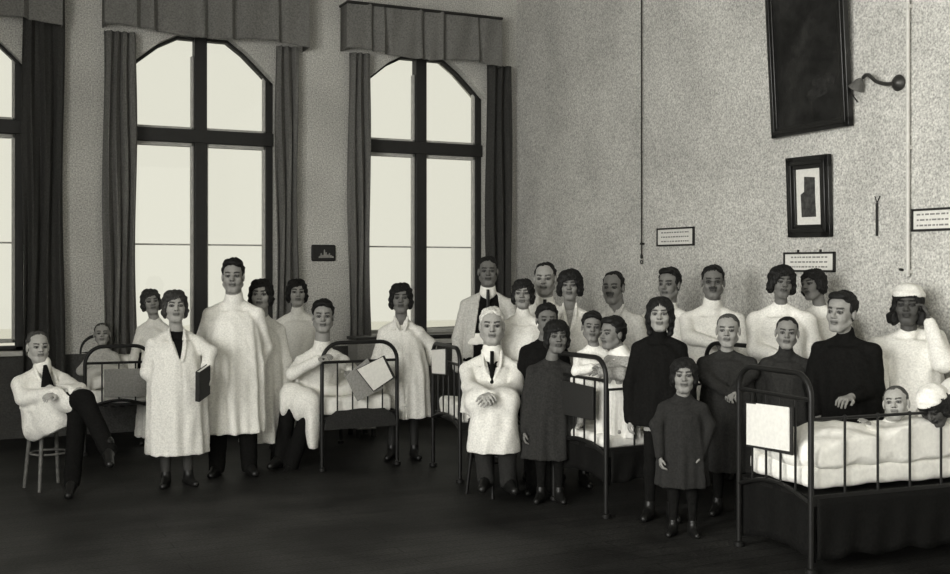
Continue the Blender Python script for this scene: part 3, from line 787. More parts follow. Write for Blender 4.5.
            if not w.get('nosleeve'):
                sr = w.get('sleeve', .060*sc)*.9; cuff = w.get('cuff', .045*sc+.004)*.92; sf = w.get('slen', .97)
                for i in (0, 1):
                    wr = elbows[i]+(hands[i]-elbows[i])*sf
                    Fg.cap(sh[i]+[0, 0, -.012], elbows[i], sr+off, sr*.92+off, k=.022); Fg.cap(elbows[i], wr, sr*.92+off, cuff+off, k=.02)
            Fg.cap(sh[0]+[0, 0, 0], neckb+[0, .018, -.038*u], .050*sc+off, .046*sc+off, k=.03); Fg.cap(sh[1]+[0, 0, 0], neckb+[0, .018, -.038*u], .050*sc+off, .046*sc+off, k=.03)
            Fg.cap(ch+[0, .012, -.02], neckb+[0, .012, -.052], .085*sc+off, nr*u*1.0+.010+off, k=.03)
            for q in w.get('drape', []): Fg.ell(J(*q[0:3]), q[3:6], k=.05)
            if w.get('drape'):
                pA, pB = rs.random()*6, rs.random()*6
                Fg.disp(lambda X, Y, Z: .010*np.clip((w.get('foldz', pel[2]-.02)-Z)/.2, 0, 1)*np.sin(46*X+pA+1.5*np.sin(5*Z)))
            if 'cut' in w:
                zc_ = J(w['cut'][0], w['cut'][1], w['cut'][2])[2]; sl_ = w['cut'][3] if len(w['cut']) > 3 else 0.0
                Fg.fn(glo-1, (ghi[0]+1, ghi[1]+1, zc_+.2), lambda X, Y, Z: (Z-zc_-sl_*X)*np.ones(np.broadcast_shapes(X.shape, Y.shape, Z.shape)), k=.006, op='sub')
            wrinkle(Fg, w.get('wr', .0045)*(1 if sc > .8 else .8))
            if w.get('high'): Fg.cap(neckb+[0, .004, -.03], neckb+[0, .008, .006*u], nr*u*1.08+.012, nr*u*1.02+.008, k=.006)
            ne = w.get('neckcut', .0)
            if ne: Fg.ell(neckb+np.array([0, -.05, .01])-ey*0, (.075*sc*ne, .09*sc, .06*sc*ne), Rt, k=.01, op='sub')
            if 'v' in w:
                dz, vw = w['v'][0], w['v'][1]; sk_ = w['v'][2] if len(w['v']) > 2 else 0.0
                # lapels first: raised strips either side of the opening
                zt = neckb[2]+.03; zb = zt-dz
                def surf(aa, z_):
                    rx = np.interp(z_, [r[0] for r in sorted(rows)], [r[1]+off for r in sorted(rows)]); ry = np.interp(z_, [r[0] for r in sorted(rows)], [r[2]+off for r in sorted(rows)])
                    b = -ry*math.sqrt(max(0, 1-(aa/rx)**2)); t = (z_-pel[2])/(ch[2]-pel[2]+1e-6)
                    c_ = pel+(ch-pel)*min(max(t, -.3), 1.1); return np.array([c_[0], c_[1], z_])*[1, 1, 1]+ex*aa+ey*(b+.0)
                lw = w.get('lap_w', .020*sc)
                for q in ((-1, 1) if kind != 'suit' else ()):
                    pr = None; top_ = neckb+ex*q*nr*u*1.12-ey*nr*u*.35+np.array([0, 0, -.004])
                    for kk in range(9):
                        t = 1-kk/8; aa = sk_*(1-t)+q*(vw*t+lw*.9*math.sin(math.pi*min(1, t+.15))+.004)
                        z_ = zb+(zt-.035-zb)*t; zs_ = ch[2]-.03*sc
                        p_ = surf(aa, min(z_, zs_))
                        if z_ > zs_: m_ = (z_-zs_)/(zt-.035-zs_); p_ = p_*(1-m_)+top_*m_
                        if pr is not None: Fg.cap(pr, p_, lw*.62, lw*.62, k=.006)
                        pr = p_
                vcut(Fg, dz, vw, sk_)
                if kind == 'coat' and not sit:
                    pr = None
                    for kk in range(14):
                        p_ = surf(sk_+.012, zb-.01-(zb-hem)*kk/13)
                        if pr is not None: Fg.cap(pr, p_, .007, .007, k=.004, op='sub')
                        pr = p_
            if 'open' in w:  # hanging open at the front to the hem
                ow = w['open']; c0 = ch
                def f(X, Y, Z):
                    a = (X-c0[0])*ex[0]+(Y-c0[1])*ex[1]; b = (X-c0[0])*ey[0]+(Y-c0[1])*ey[1]
                    t = np.clip((neckb[2]+.02-Z)/.5, 0, 1); return np.maximum((np.abs(a-.01)-(ow*.55+ow*.6*t))*.9, b+.01)*np.ones(Z.shape)
                Fg.fn(c0-[.6, .6, 1.2], c0+.6, f, k=.004, op='sub')
            mg, _ = Fg.mesh(nm); og = link(nm, mg, m, o)
            if 'label' in w: og['label'] = w['label']
            if w.get('buttons'):
                mb = MB(); zt = neckb[2]+.03-(w['v'][0] if 'v' in w else .06)
                for kk in range(w['buttons']):
                    z_ = zt-.03-kk*(zt-hem)*.62/w['buttons']
                    rx = np.interp(z_, [r[0] for r in sorted(rows)], [r[2]+off for r in sorted(rows)]); t = (z_-pel[2])/(ch[2]-pel[2]); c_ = pel+(ch-pel)*min(max(t, -.3), 1.1)
                    p_ = np.array([c_[0], c_[1], z_])-ey*(rx+.001)+ex*.01; mb.tube([tuple(p_+ey*.012), tuple(p_-ey*.006)], .009, 8)
                mb.build('buttons', M['greyboard'], og)
        elif kind == 'tie':
            mb = MB(); t0 = neckb-ey*(.075*sc+.02)+[0, 0, -.01]; L_ = w.get('len', .2)
            sk_ = w.get('skew', 0); fy = cr[1]+w.get('fwd', .0)
            pts_ = [neckb-ey*(nr*u+.018)+np.array([0, 0, -.004]), ch-ey*(fy*.86)+np.array([0, 0, -.03]), ch-ey*fy+ex*sk_+np.array([0, 0, -L_])]
            mb.tube([tuple(p) for p in pts_], [.014, w.get('w', .02), w.get('w', .02)*1.5], 8); mb.build('tie', m, o)
        elif kind in ('trousers', 'stockings'):
            add = .018 if kind == 'trousers' else .004
            if 'add' in w: add = w['add']
            pts2 = hips+knees+ank; l2 = np.min(pts2, 0)-.14; h2 = np.max(pts2, 0)+.14; l2[2] = max(l2[2], min(ank[0][2], ank[1][2])-.07)
            Fg = Field(l2, h2, .010)
            for i in (0, 1):
                if kind == 'trousers': Fg.cap(hips[i], knees[i], .075*lt+add, .055*lt+add, k=.02); Fg.cap(knees[i], ank[i]+[0, 0, -.025], .055*lt+add, .044*lt+add, k=.02)
                else:
                    Fg.cap(hips[i]*.4+knees[i]*.6, knees[i], .056*lt+add, .048*lt+add, k=.02)
                    Fg.cap(knees[i], knees[i]*.7+ank[i]*.3+ey*.012, .046*lt+add, .050*lt+add, k=.02); Fg.cap(knees[i]*.7+ank[i]*.3+ey*.012, ank[i], .050*lt+add, .032*lt+add, k=.02)
                    Fg.cap(ank[i]+ey*.01*sc+[0,0,-.01], ank[i]+fdir[i]*.11*sc+[0, 0, -.052*sc], .030*lt+add, .019*lt+add, k=.02)
            if kind == 'trousers': Fg.cap(hips[0], hips[1], .095*sc, k=.04); wrinkle(Fg, .004)
            mg, _ = Fg.mesh(kind); link(kind, mg, m, o)
        elif kind in ('shoes', 'boots'):
            for i in (0, 1):
                a_ = ank[i]; f_ = fdir[i]; fh = np.array([f_[0], f_[1], f_[2] if sit else -.0]); fh /= np.linalg.norm(fh); dn = -.052*sc
                l2 = np.minimum(a_, a_+fh*.2*sc)-.12; h2 = np.maximum(a_, a_+fh*.2*sc)+.12
                if kind == 'boots': h2[2] = a_[2]+.30*sc
                if not sit: l2[2] = fz+.0
                Fg = Field(l2, h2, .007); d0 = np.array([0, 0, dn])
                Fg.cap(a_-fh*.045*sc+d0, a_+fh*.03*sc+d0*.8, .038*sc, .040*sc, k=.01); Fg.cap(a_+fh*.02*sc+d0, a_+fh*.145*sc+d0*1.15, .040*sc, .032*sc, k=.02)
                Fg.cap(a_+d0*.15, a_+fh*.12*sc+d0*.95, .036*sc, .027*sc, k=.01); Fg.cap(a_+d0*.6, a_+[0, 0, .0 if w.get('low') else .03], .042*sc, .043*sc, k=.02)
                if kind == 'boots': Fg.cap(a_, a_+(knees[i]-a_)*.72, .050*sc, .066*sc, k=.02)
                mg, _ = Fg.mesh(kind[:-1]); link(kind[:-1], mg, m, o)
    o.matrix_world = Matrix.Translation(base) @ R3
    tag(o, label, 'person', g('group'))
    return o

# ------------------------------------------------------------------ iron beds
def arcpts(w, h, r, z0=0.0, n=7, sag=0.0):
    pts = [(0, 0, z0), (0, 0, h-r)]
    for k in range(1, n+1): a = math.pi/2*k/n; pts.append((r-r*math.cos(a), 0, h-r+r*math.sin(a)))
    for k in range(0, n+1): a = math.pi/2*k/n; pts.append((w-r+r*math.sin(a), 0, h-r+r*math.cos(a)))
    pts.append((w, 0, z0)); return pts
def bed(label, A, B, length, hf, hh_, cross=.86, low=.45, nb=4, r=.16, guard=None, tr=.017, mat_z=.62, apron=False, skirt=0, group='iron hospital beds with arched ends'):
    """A, B: (pixel, distance) of the two foot-end posts, A is the corner from which local x runs to B"""
    a, b = P(*A), P(*B); e = (b-a); w = e.length; e.normalize(); L = Vector((-e.y, e.x, 0))
    root = empty('iron_bed', a, math.atan2(e.y, e.x)); tag(root, label, 'bed', group)
    def end(y, h, name, cross=cross):
        cross = min(cross, h-.13)
        q = MB().tube([(x, y, z) for x, _, z in arcpts(w, h, r)], tr, 10).build(name, M['iron'], root)
        for x in (0, w): MB().lathe([(tr, 0), (tr*1.9, .004), (tr*1.9, .028), (tr, .034)], (x, y, 0), 12).build('foot', M['iron'], q)
        MB().tube([(0, y, cross), (w, y, cross)], tr*.7, 8).build('cross_rail', M['iron'], q)
        MB().tube([(w*k/12, y, low-.05+.07*math.sin(math.pi*k/12)) for k in range(13)], tr*.8, 8).build('lower_rail', M['iron'], q)
        for k in range(nb):
            x = w*(k+1)/(nb+1); MB().tube([(x, y, low-.05+.07*math.sin(math.pi*(k+1)/(nb+1))), (x, y, cross)], tr*.42, 8).build('bar', M['iron'], q)
        return q
    end(0, hf, 'foot_end'); end(length, hh_, 'head_end')
    for x in (0, w):
        MB().box((x-.012, 0, low-.06), (x+.012, length, low+.0)).build('side_rail', M['iron'], root)
    MB().box((.0, .02, low-.03), (w, length-.02, low-.01)).build('spring_base', M['iron'], root)
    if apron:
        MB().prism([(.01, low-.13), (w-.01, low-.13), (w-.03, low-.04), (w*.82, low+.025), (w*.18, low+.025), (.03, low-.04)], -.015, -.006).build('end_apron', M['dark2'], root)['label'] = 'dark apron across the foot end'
    if skirt:  # black sheets: some blanket overhang, mostly the deep shade under the bed
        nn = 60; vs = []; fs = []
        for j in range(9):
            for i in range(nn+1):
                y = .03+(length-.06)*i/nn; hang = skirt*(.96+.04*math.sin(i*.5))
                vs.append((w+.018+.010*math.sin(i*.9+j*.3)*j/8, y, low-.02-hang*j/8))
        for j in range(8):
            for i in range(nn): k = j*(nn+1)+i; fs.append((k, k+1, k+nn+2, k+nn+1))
        q = MB().add(vs, fs).build('blanket_shade', M['black'], root); q['label'] = 'black sheet for blanket overhang and under-bed shade, below the side rail'; q.modifiers.new('s', 'SOLIDIFY').thickness = .008
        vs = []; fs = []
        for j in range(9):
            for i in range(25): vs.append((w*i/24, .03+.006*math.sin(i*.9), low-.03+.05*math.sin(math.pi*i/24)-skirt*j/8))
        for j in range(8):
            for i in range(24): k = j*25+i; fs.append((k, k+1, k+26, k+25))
        q = MB().add(vs, fs).build('blanket_shade', M['black'], root); q['label'] = 'black sheet for blanket overhang and under-bed shade, across the foot end'; q.modifiers.new('s', 'SOLIDIFY').thickness = .008
    if guard:
        gz, side, n, g0, g1 = guard; x = 0 if side == 0 else w
        q = MB().tube([(x, g0, low-.03), (x, g0, gz), (x, g1, gz), (x, g1, low-.03)], tr*.55, 8).build('side_guard', M['iron'], root)
        for k in range(n):
            y = g0+(g1-g0)*(k+1)/(n+1); MB().tube([(x, y, low-.03), (x, y, gz)], tr*.42, 8).build('bar', M['iron'], q)
            MB().lathe([(.003, -.014), (.013, -.006), (.013, .008), (.003, .016)], (x, y, gz), 10).build('knob', M['iron'], q)
    return root, w
def soft(name, label, cat, lo, hi, m, parent_bed, mounds=(), rad=.05, amp=.01, res=.014, group=None, seed=1):
    """a padded cloth thing lying on a bed, coordinates in the bed's frame"""
    rs = random.Random(seed); a1, a2, a3 = [rs.random()*6 for _ in range(3)]
    lo = np.array(lo, float); hi = np.array(hi, float)
    zt = max([hi[2]]+[q[2]+q[5] for q in mounds])
    F = Field(lo-.05, (hi[0]+.05, hi[1]+.05, zt+.06), res)
    c = (lo+hi)/2; h = (hi-lo)/2-rad
    def f(X, Y, Z):
        qx = np.abs(X-c[0])-h[0]; qy = np.abs(Y-c[1])-h[1]; qz = np.abs(Z-c[2])-max(h[2], .001)
        return np.sqrt(np.maximum(qx, 0)**2+np.maximum(qy, 0)**2+np.maximum(qz, 0)**2)+np.minimum(np.maximum(np.maximum(qx, qy), qz), 0)-rad
    F.fn(lo, hi, f, k=0)
    for (x, y, z, rx, ry, rz) in mounds:
        F.ell((x, y, z), (rx, ry, rz), k=.05)
    F.disp(lambda X, Y, Z: amp*(np.sin(13*X+9*Y+3*np.sin(8*Z+6*X+a1)+a2)*.6+np.sin(27*Y+11*Z+4*np.sin(9*X+a3))*.35+np.sin(31*X+17*Z+5*Y)*.25))
    # stay inside the bed's rails
    F.fn(lo-1, (lo[0], hi[1]+1, zt+1), lambda X, Y, Z: X-lo[0], k=0, op='sub'); F.fn((hi[0], lo[1]-1, lo[2]-1), (hi[0]+1, hi[1]+1, zt+1), lambda X, Y, Z: hi[0]-X, k=0, op='sub')
    me, _ = F.mesh(name); o = link(name, me, m)
    o.location = parent_bed.location; o.rotation_euler = parent_bed.rotation_euler
    return tag(o, label, cat, group)
def chart(label, bedr, quad, sheets, m='board', cat='chart board', name='chart_board', y=-.035, th=.012):
    """board on the foot end: quad = outline in the bed's x,z; sheets = list of outlines"""
    root = empty(name, (0, 0, 0)); root.location = bedr.matrix_world @ Vector((0, 0, 0)) if False else bedr.location; root.rotation_euler = bedr.rotation_euler
    c = (sum(q[0] for q in quad)/len(quad), sum(q[1] for q in quad)/len(quad))
    Rz = Matrix.Rotation(bedr.rotation_euler.z, 4, 'Z'); root.location = bedr.location+(Rz @ Vector((c[0], y, c[1])))
    MB().prism([(q[0]-c[0], q[1]-c[1]) for q in quad], 0, th).build('board', M[m], root, bevel=.002)
    for i, sh_ in enumerate(sheets):
        MB().prism([(q[0]-c[0], q[1]-c[1]) for q in sh_], -.004-.003*i, -.001-.003*i).build('sheet', M['paper'], root)['label'] = 'white chart sheet'
    return tag(root, label, cat)
def bx(bedr, w, A, B, pxl, pyl):
    """pixel on the foot end plane -> (x, z) in the bed's frame"""
    a, b = P(*A), P(*B); best = None
    lo_, hi_ = -1.0, 2.0
    for _ in range(60):
        m_ = (lo_+hi_)/2; q = a+(b-a)*m_; dd = q.x*SA+q.y*CA; cx = q.x*CA-q.y*SA; X = 475+FPX*cx/dd
        if (X < pxl) == ((b.x*CA-b.y*SA)/(b.x*SA+b.y*CA) > (a.x*CA-a.y*SA)/(a.x*SA+a.y*CA)): lo_ = m_
        else: hi_ = m_
    q = a+(b-a)*m_; dd = q.x*SA+q.y*CA
    return (m_*w, EYE-(pyl-YH)/FPX*dd)

B1 = ((85, 9.85), (152, 10.06)); b1, w1 = bed('iron bed at the window wall with the child patient sitting in it', *B1, 1.42, .98, 1.00, cross=.83, low=.47, nb=3)
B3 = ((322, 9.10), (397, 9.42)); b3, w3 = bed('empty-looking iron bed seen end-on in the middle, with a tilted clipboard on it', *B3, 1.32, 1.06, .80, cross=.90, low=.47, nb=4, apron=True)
B4 = ((433, 9.35), (460, 8.60)); b4, w4 = bed('narrow-looking iron bed beside the seated white-haired man, white card on its end', *B4, 1.30, 1.05, 1.10, cross=.98, low=.47, nb=4, r=.12)
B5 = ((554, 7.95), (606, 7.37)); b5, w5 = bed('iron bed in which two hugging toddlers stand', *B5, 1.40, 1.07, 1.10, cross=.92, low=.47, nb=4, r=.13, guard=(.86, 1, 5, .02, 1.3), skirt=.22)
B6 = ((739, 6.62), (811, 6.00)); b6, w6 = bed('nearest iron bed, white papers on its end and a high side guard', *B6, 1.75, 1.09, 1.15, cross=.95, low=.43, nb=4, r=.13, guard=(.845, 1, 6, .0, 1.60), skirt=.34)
for lab, bd, w, ln, s_, mz in (('white mattress on the bed at the window wall', b1, w1, 1.42, 1, .58), ('white mattress of the middle bed with the tilted clipboard', b3, w3, 1.32, 2, .60), ('white mattress of the narrow-looking bed by the seated white-haired man', b4, w4, 1.30, 3, .60), ('white mattress the two toddlers stand on', b5, w5, 1.40, 4, .54), ('white mattress of the nearest bed at the right edge', b6, w6, 1.75, 5, .58)):
    soft('mattress', lab, 'mattress', (.03, .04, .45), (w-.03, ln-.04, mz), M['linen'], bd, amp=.008, seed=s_, rad=.04)
soft('blanket', 'white blanket over the legs of the child at the window wall', 'blanket', (.03, .10, .58), (w1-.03, 1.05, .70), M['linen'], b1, mounds=[(w1*.4, .55, .66, .2, .4, .10)], amp=.012, seed=7)
soft('pillow', 'white pillow behind the child at the window wall', 'pillow', (.06, 1.16, .58), (w1-.06, 1.38, .82), M['linen'], b1, amp=.008, seed=8, rad=.07)
soft('blanket', 'white blanket folded on the middle bed with the tilted clipboard', 'blanket', (.04, .12, .60), (w3-.04, .95, .68), M['linen'], b3, mounds=[(w3*.6, .5, .66, .25, .35, .08)], amp=.012, seed=9)
soft('pillow', 'white pillow at the head of the middle bed', 'pillow', (.06, .98, .60), (w3-.06, 1.28, .76), M['linen'], b3, amp=.008, seed=10, rad=.07)
soft('pillow', 'white pillow on the narrow-looking bed behind the seated white-haired man', 'pillow', (.08, .9, .60), (w4-.08, 1.24, .74), M['linen'], b4, amp=.008, seed=11, rad=.06)
soft('blanket', 'rumpled white blanket around the feet of the two toddlers', 'blanket', (.04, .45, .54), (w5-.04, 1.3, .64), M['linen'], b5, mounds=[(w5*.45, .9, .60, .25, .3, .12), (w5*.5, .06+.45, .56, .25, .12, .07)], amp=.015, seed=12)
soft('blanket', 'thick rumpled white quilt heaped over the child in the nearest bed', 'blanket', (.03, .05, .56), (w6-.012, 1.32, .70), M['linen'], b6, mounds=[(w6*.62, .42, .67, .30, .34, .10), (w6*.78, .86, .70, .22, .38, .10), (w6*.55, 1.10, .68, .28, .24, .10), (w6*.6, .18, .62, .25, .15, .10)], amp=.014, seed=13)
soft('pillow', 'large white pillow propped behind the child at the right edge', 'pillow', (.08, 1.40, .58), (w6-.05, 1.70, .98), M['linen'], b6, amp=.010, seed=14, rad=.09)

def Q(bd, w, Bp, *pts): return [bx(bd, w, Bp[0], Bp[1], x, y) for x, y in pts]
chart('grey board between the bars of the bed at the window wall', b1, Q(b1, w1, B1, (104, 369), (150, 368), (150, 396), (104, 397)), [], m='greyboard')
cb = chart('tilted clipboard with white sheet hanging on the middle bed end', b3, Q(b3, w3, B3, (344, 376), (366, 358), (382, 388), (356, 401)), [], m='greyboard', cat='clipboard', name='clipboard')
chart('tilted white chart with dark edge overlapping the clipboard on the middle bed', b3, Q(b3, w3, B3, (354, 369), (382, 355), (393, 377), (371, 391)), [Q(b3, w3, B3, (354.5, 369), (380, 356.5), (390, 377), (371, 390))], y=-.055)
chart('white card hanging on the end of the narrow-looking bed', b4, Q(b4, w4, B4, (435, 349), (450, 348), (450, 375), (436, 374)), [Q(b4, w4, B4, (435.5, 350), (449.5, 349), (449.5, 374), (436.5, 373))], cat='card', name='chart_card')
chart('plain black board hanging on the end of the bed with toddlers', b5, Q(b5, w5, B5, (561, 379), (597, 387), (597, 420), (562, 413)), [])
chart('dark board with two white papers on the nearest bed end', b6, Q(b6, w6, B6, (750, 402), (797, 407), (797, 455), (751, 446)), [Q(b6, w6, B6, (752, 403), (795, 408), (795, 451), (752, 444)), Q(b6, w6, B6, (762, 403), (795, 407), (795, 438), (763, 434))])

# stools
def stool(label, px, d, h, rr=.16, m='wood', splay=.06):
    p = P(px, d); r = empty('stool', p); tag(r, label, 'stool')
    MB().lathe([(rr*.9, h-.035), (rr, h-.028), (rr, h-.006), (rr*.94, h)], n=28).build('seat', M[m], r)
    MB().tube([(rr*.75*math.cos(k/20*6.283), rr*.75*math.sin(k/20*6.283), h*.45) for k in range(20)], .008, 8, True).build('ring_brace', M[m], r)
    for k in range(4):
        a = math.pi/4+k*math.pi/2+.35
        MB().tube([(rr*.72*math.cos(a), rr*.72*math.sin(a), h-.03), ((rr*.72+splay)*math.cos(a), (rr*.72+splay)*math.sin(a), 0)], [.017, .013], 10).build('leg', M[m], r)
    return r
stool('round wooden stool under the man with crossed arms', 49, 8.42, .60, .18)
stool('dark stool under the seated white-haired man', 492, 8.18, .56, .18, 'shoe')
# grey locker behind the middle bed
p = P(362, 11.1); lk = empty('bedside_cabinet', p, 0); tag(lk, 'grey bedside cabinet by the wall behind the middle bed', 'cabinet')
MB().box((-.1, -.15, .08), (.1, .15, .97)).build('body', M['greyboard'], lk, bevel=.01)
for x in (-.08, .08):
    for y in (-.13, .13): MB().box((x-.02, y-.02, 0), (x+.02, y+.02, .08)).build('leg', M['dark2'], lk)
MB().box((-.11, -.16, .97), (.11, .16, 1.0)).build('top', M['frame'], lk, bevel=.005)
dr = MB().box((-.085, -.165, .14), (.085, -.15, .93)).build('door', M['greyboard'], lk, bevel=.004); MB().lathe([(.006, 0), (.012, .01), (.012, .02), (.004, .026)], (0, 0, 0), 10).build('knob', M['brass'], dr).location = (.06, -.17, .55)

# ------------------------------------------------------------------ people
SHOES = ('shoes', 'shoe'); TR = ('trousers', 'black'); ST = ('stockings', 'stocking')
# -- left group
person('man seated on a stool with crossed arms and legs and a wide dark tie', 41, 332, 8.35, 30, hx=38, yaw=14, roll=0, facew=1.05, jaw=1.05, hair='receding', hm='stubble', skin=.36,
       ty=18, sw=.165, pelvis=(48, 402, 0), neck=(42, 364, 0), sc=.98,
       L=(70, 391, .26), eL=(24, 398, .16), R=(58, 394, .30), eR=(79, 391, .16), palmL=(0, .4, -1), palmR=(0, .4, -1),
       kL=(84, 399, .30), kR=(78, 408, .22), aL=(108, 446, .36), aR=(72, 478, .22), fL=(.35, -.8, -.35), fR=(.15, -.9, -.3),
       wear=[('trousers', 'black', {}), SHOES, ('shirt', 'linen', {'off': -.014, 'hemz': .75, 'nosleeve': 1, 'fold': 0, 'neckcut': 0, 'high': 1, 'label': 'white shirt'}),
             ('tie', 'black', {'len': .26, 'skew': .07, 'w': .052, 'fwd': .012}),
             ('coat', 'gown', {'hemz': .63, 'hemr': (.21, .17), 'waist': (.17, .135), 'fold': .02, 'sleeve': .070, 'v': (.25, .075, .05), 'lap': [(46, 400, .04, .12, 72, 399, .22, .108), (42, 406, .0, .105, 42, 412, .02, .12)], 'drape': [(40, 418, .04, .13, .14, .20), (54, 414, .14, .14, .10, .20)], 'cut': (45, 440, .05, .45), 'foldz': .58, 'lp': []})])
person('child with cropped hair sitting up in the bed at the window wall', 102, 323, 10.95, 24, body='child', hair='shaved', hm='stubble', skin=.33, pelvis=(100, 392, .05), sw=.11, sc=.62, hh=.22, pitch=-5,
       L=(92, 374, .14), R=(112, 374, .14), kL=(96, 392, .40), kR=(106, 392, .40), aL=(98, 397, .65), aR=(105, 397, .65), ua=.17, fa=.16,
       wear=[('shirt', 'coat2', {'hemz': .60, 'hemr': (.15, .12), 'fold': .01, 'sleeve': .052, 'cuff': .04, 'high': 0})])
person('dark-haired woman in white peeping out behind the stout woman with the book', 157, 289, 10.6, 25, hx=151, neck=(154, 316, 0), body='woman', hair='bob', hm='hair_brown', skin=.27, roll=-6, yaw=10, hh=.24, sw=.12,
       wear=[('gown', 'gown', {'hem': 436, 'hemr': (.21, .17), 'high': 0, 'name': 'dress'}), ST, SHOES])
person('stout short woman in long white coat holding a dark book at her side', 177, 290, 8.5, 32, hx=175, body='woman', hair='bob', hm='hair_brown', skin=.30, yaw=6, ty=8, sw=.165, chest=(.185, .15), jaw=1.12,
       L=(168, 388, .13), eL=(148, 372, .02), showL=False, R=(205, 384, .08), eR=(210, 352, .0), palmR=(-1, 0, 0), leg=1.05, fw=.085,
       wear=[('dress', 'black', {'off': -.012, 'hemz': .5, 'hemr': (.18, .15), 'nosleeve': 1, 'fold': 0, 'neckcut': .9, 'label': 'dark dress under the coat'}),
             ('coat', 'coat', {'hem': 453, 'hemr': (.235, .19), 'waist': (.195, .16), 'hip': (.225, .175), 'v': (.30, .07, .01), 'fold': .035, 'sleeve': .068, 'cuff': .050, 'label': 'long white coat'}), ('stockings', 'stocking2'), SHOES])
bk = empty('book', P(203, 8.33, 383)); bk.rotation_euler = (math.radians(8), math.radians(-14), -YAW+1.32); tag(bk, 'dark book held under the arm of the stout woman in white coat', 'book')
MB().box((-.085, -.018, -.12), (.085, -.012, .12)).box((-.085, .012, -.12), (.085, .018, .12)).box((-.089, -.018, -.12), (-.083, .018, .12)).build('cover', M['board'], bk, bevel=.002)
MB().box((-.08, -.012, -.115), (.08, .012, .115)).build('pages', M['paper'], bk)
person('tall young man in a long high-necked white gown and dark boots', 233, 260, 8.95, 33, hair='thick', hm='hair', skin=.25, yaw=-4, sw=.185, chest=(.205, .13), facew=.96,
       L=(211, 378, -.10), R=(253, 378, -.14), showL=False, showR=False, leg=1.1, fw=.13,
       wear=[('gown', 'gown', {'hem': 432, 'hemr': (.255, .19), 'waist': (.225, .15), 'hip': (.25, .17), 'high': 1, 'fold': .055, 'nf': 9, 'sleeve': .07, 'label': 'long back-fastening white gown'}), TR, ('boots', 'shoe')])
person('smiling dark-haired woman in white gown, right behind the tall man in boots', 263, 279, 9.35, 31, hx=261, body='woman', hair='bob', skin=.27, yaw=-8, sw=.15, fringe=.055,
       wear=[('gown', 'coat', {'hem': 441, 'hemr': (.20, .17), 'fold': .05, 'high': 0, 'neckcut': .6}), ('stockings', 'stocking'), SHOES])
person('wavy-haired woman in white gown standing behind the man seated on a bed', 296, 279, 10.65, 29, hx=297, hh=.26, body='woman', hair='bob', skin=.3, yaw=6, sw=.165, L=(280, 360, .1), chest=(.19, .13),
       wear=[('gown', 'gown', {'hem': 425, 'hemr': (.22, .18), 'high': 1, 'fold': .04}), ST, SHOES])
person('man in white coat sitting on the edge of the middle bed', 322, 301, 9.30, 34, hx=323, hair='thick', hm='hair', skin=.24, sw=.175, facew=1.02, jaw=1.05, pelvis=(312, 402, -.25), neck=(322, 344, -.02), sc=.98, hh=.262,
       L=(318, 360, .24), eL=(292, 374, .12), R=(352, 372, -.05), eR=(356, 372, -.22), palmL=(0, .2, -1), showR=True,
       kL=(290, 402, .10), kR=(310, 404, .14), aL=(280, 455, .05), aR=(291, 464, .08), fL=(-.4, -.9, -.1), fR=(-.2, -.9, -.1),
       wear=[('trousers', 'black', {}), SHOES,
             ('coat', 'coat', {'hemz': .62, 'hemr': (.22, .17), 'waist': (.185, .14), 'high': 1, 'fold': .03, 'lap': [(304, 402, -.15, .12, 293, 394, .08, .10), (314, 404, -.1, .12, 308, 402, .14, .105)], 'drape': [(313, 424, .15, .075, .09, .24), (287, 402, .10, .06, .09, .13), (303, 404, .14, .10, .09, .14)], 'cut': (312, 448, .14), 'foldz': .64, 'label': 'white coat spread over the lap'})])
person('dark-faced nurse in long white coat standing alone before the corner window', 403, 283, 9.75, 30, hx=401, body='woman', hair='bob', hm='hair', skin=.14, sw=.15, chest=(.175, .135), yaw=0,
       R=(430, 362, -.12), eR=(431, 345, -.10), showL=False, showR=False,
       wear=[('coat', 'coat', {'hem': 417, 'hemr': (.235, .18), 'waist': (.2, .155), 'hip': (.225, .17), 'v': (.16, .045), 'fold': .035, 'sleeve': .065, 'label': 'long white coat'}), ('stockings', 'stocking'), SHOES])
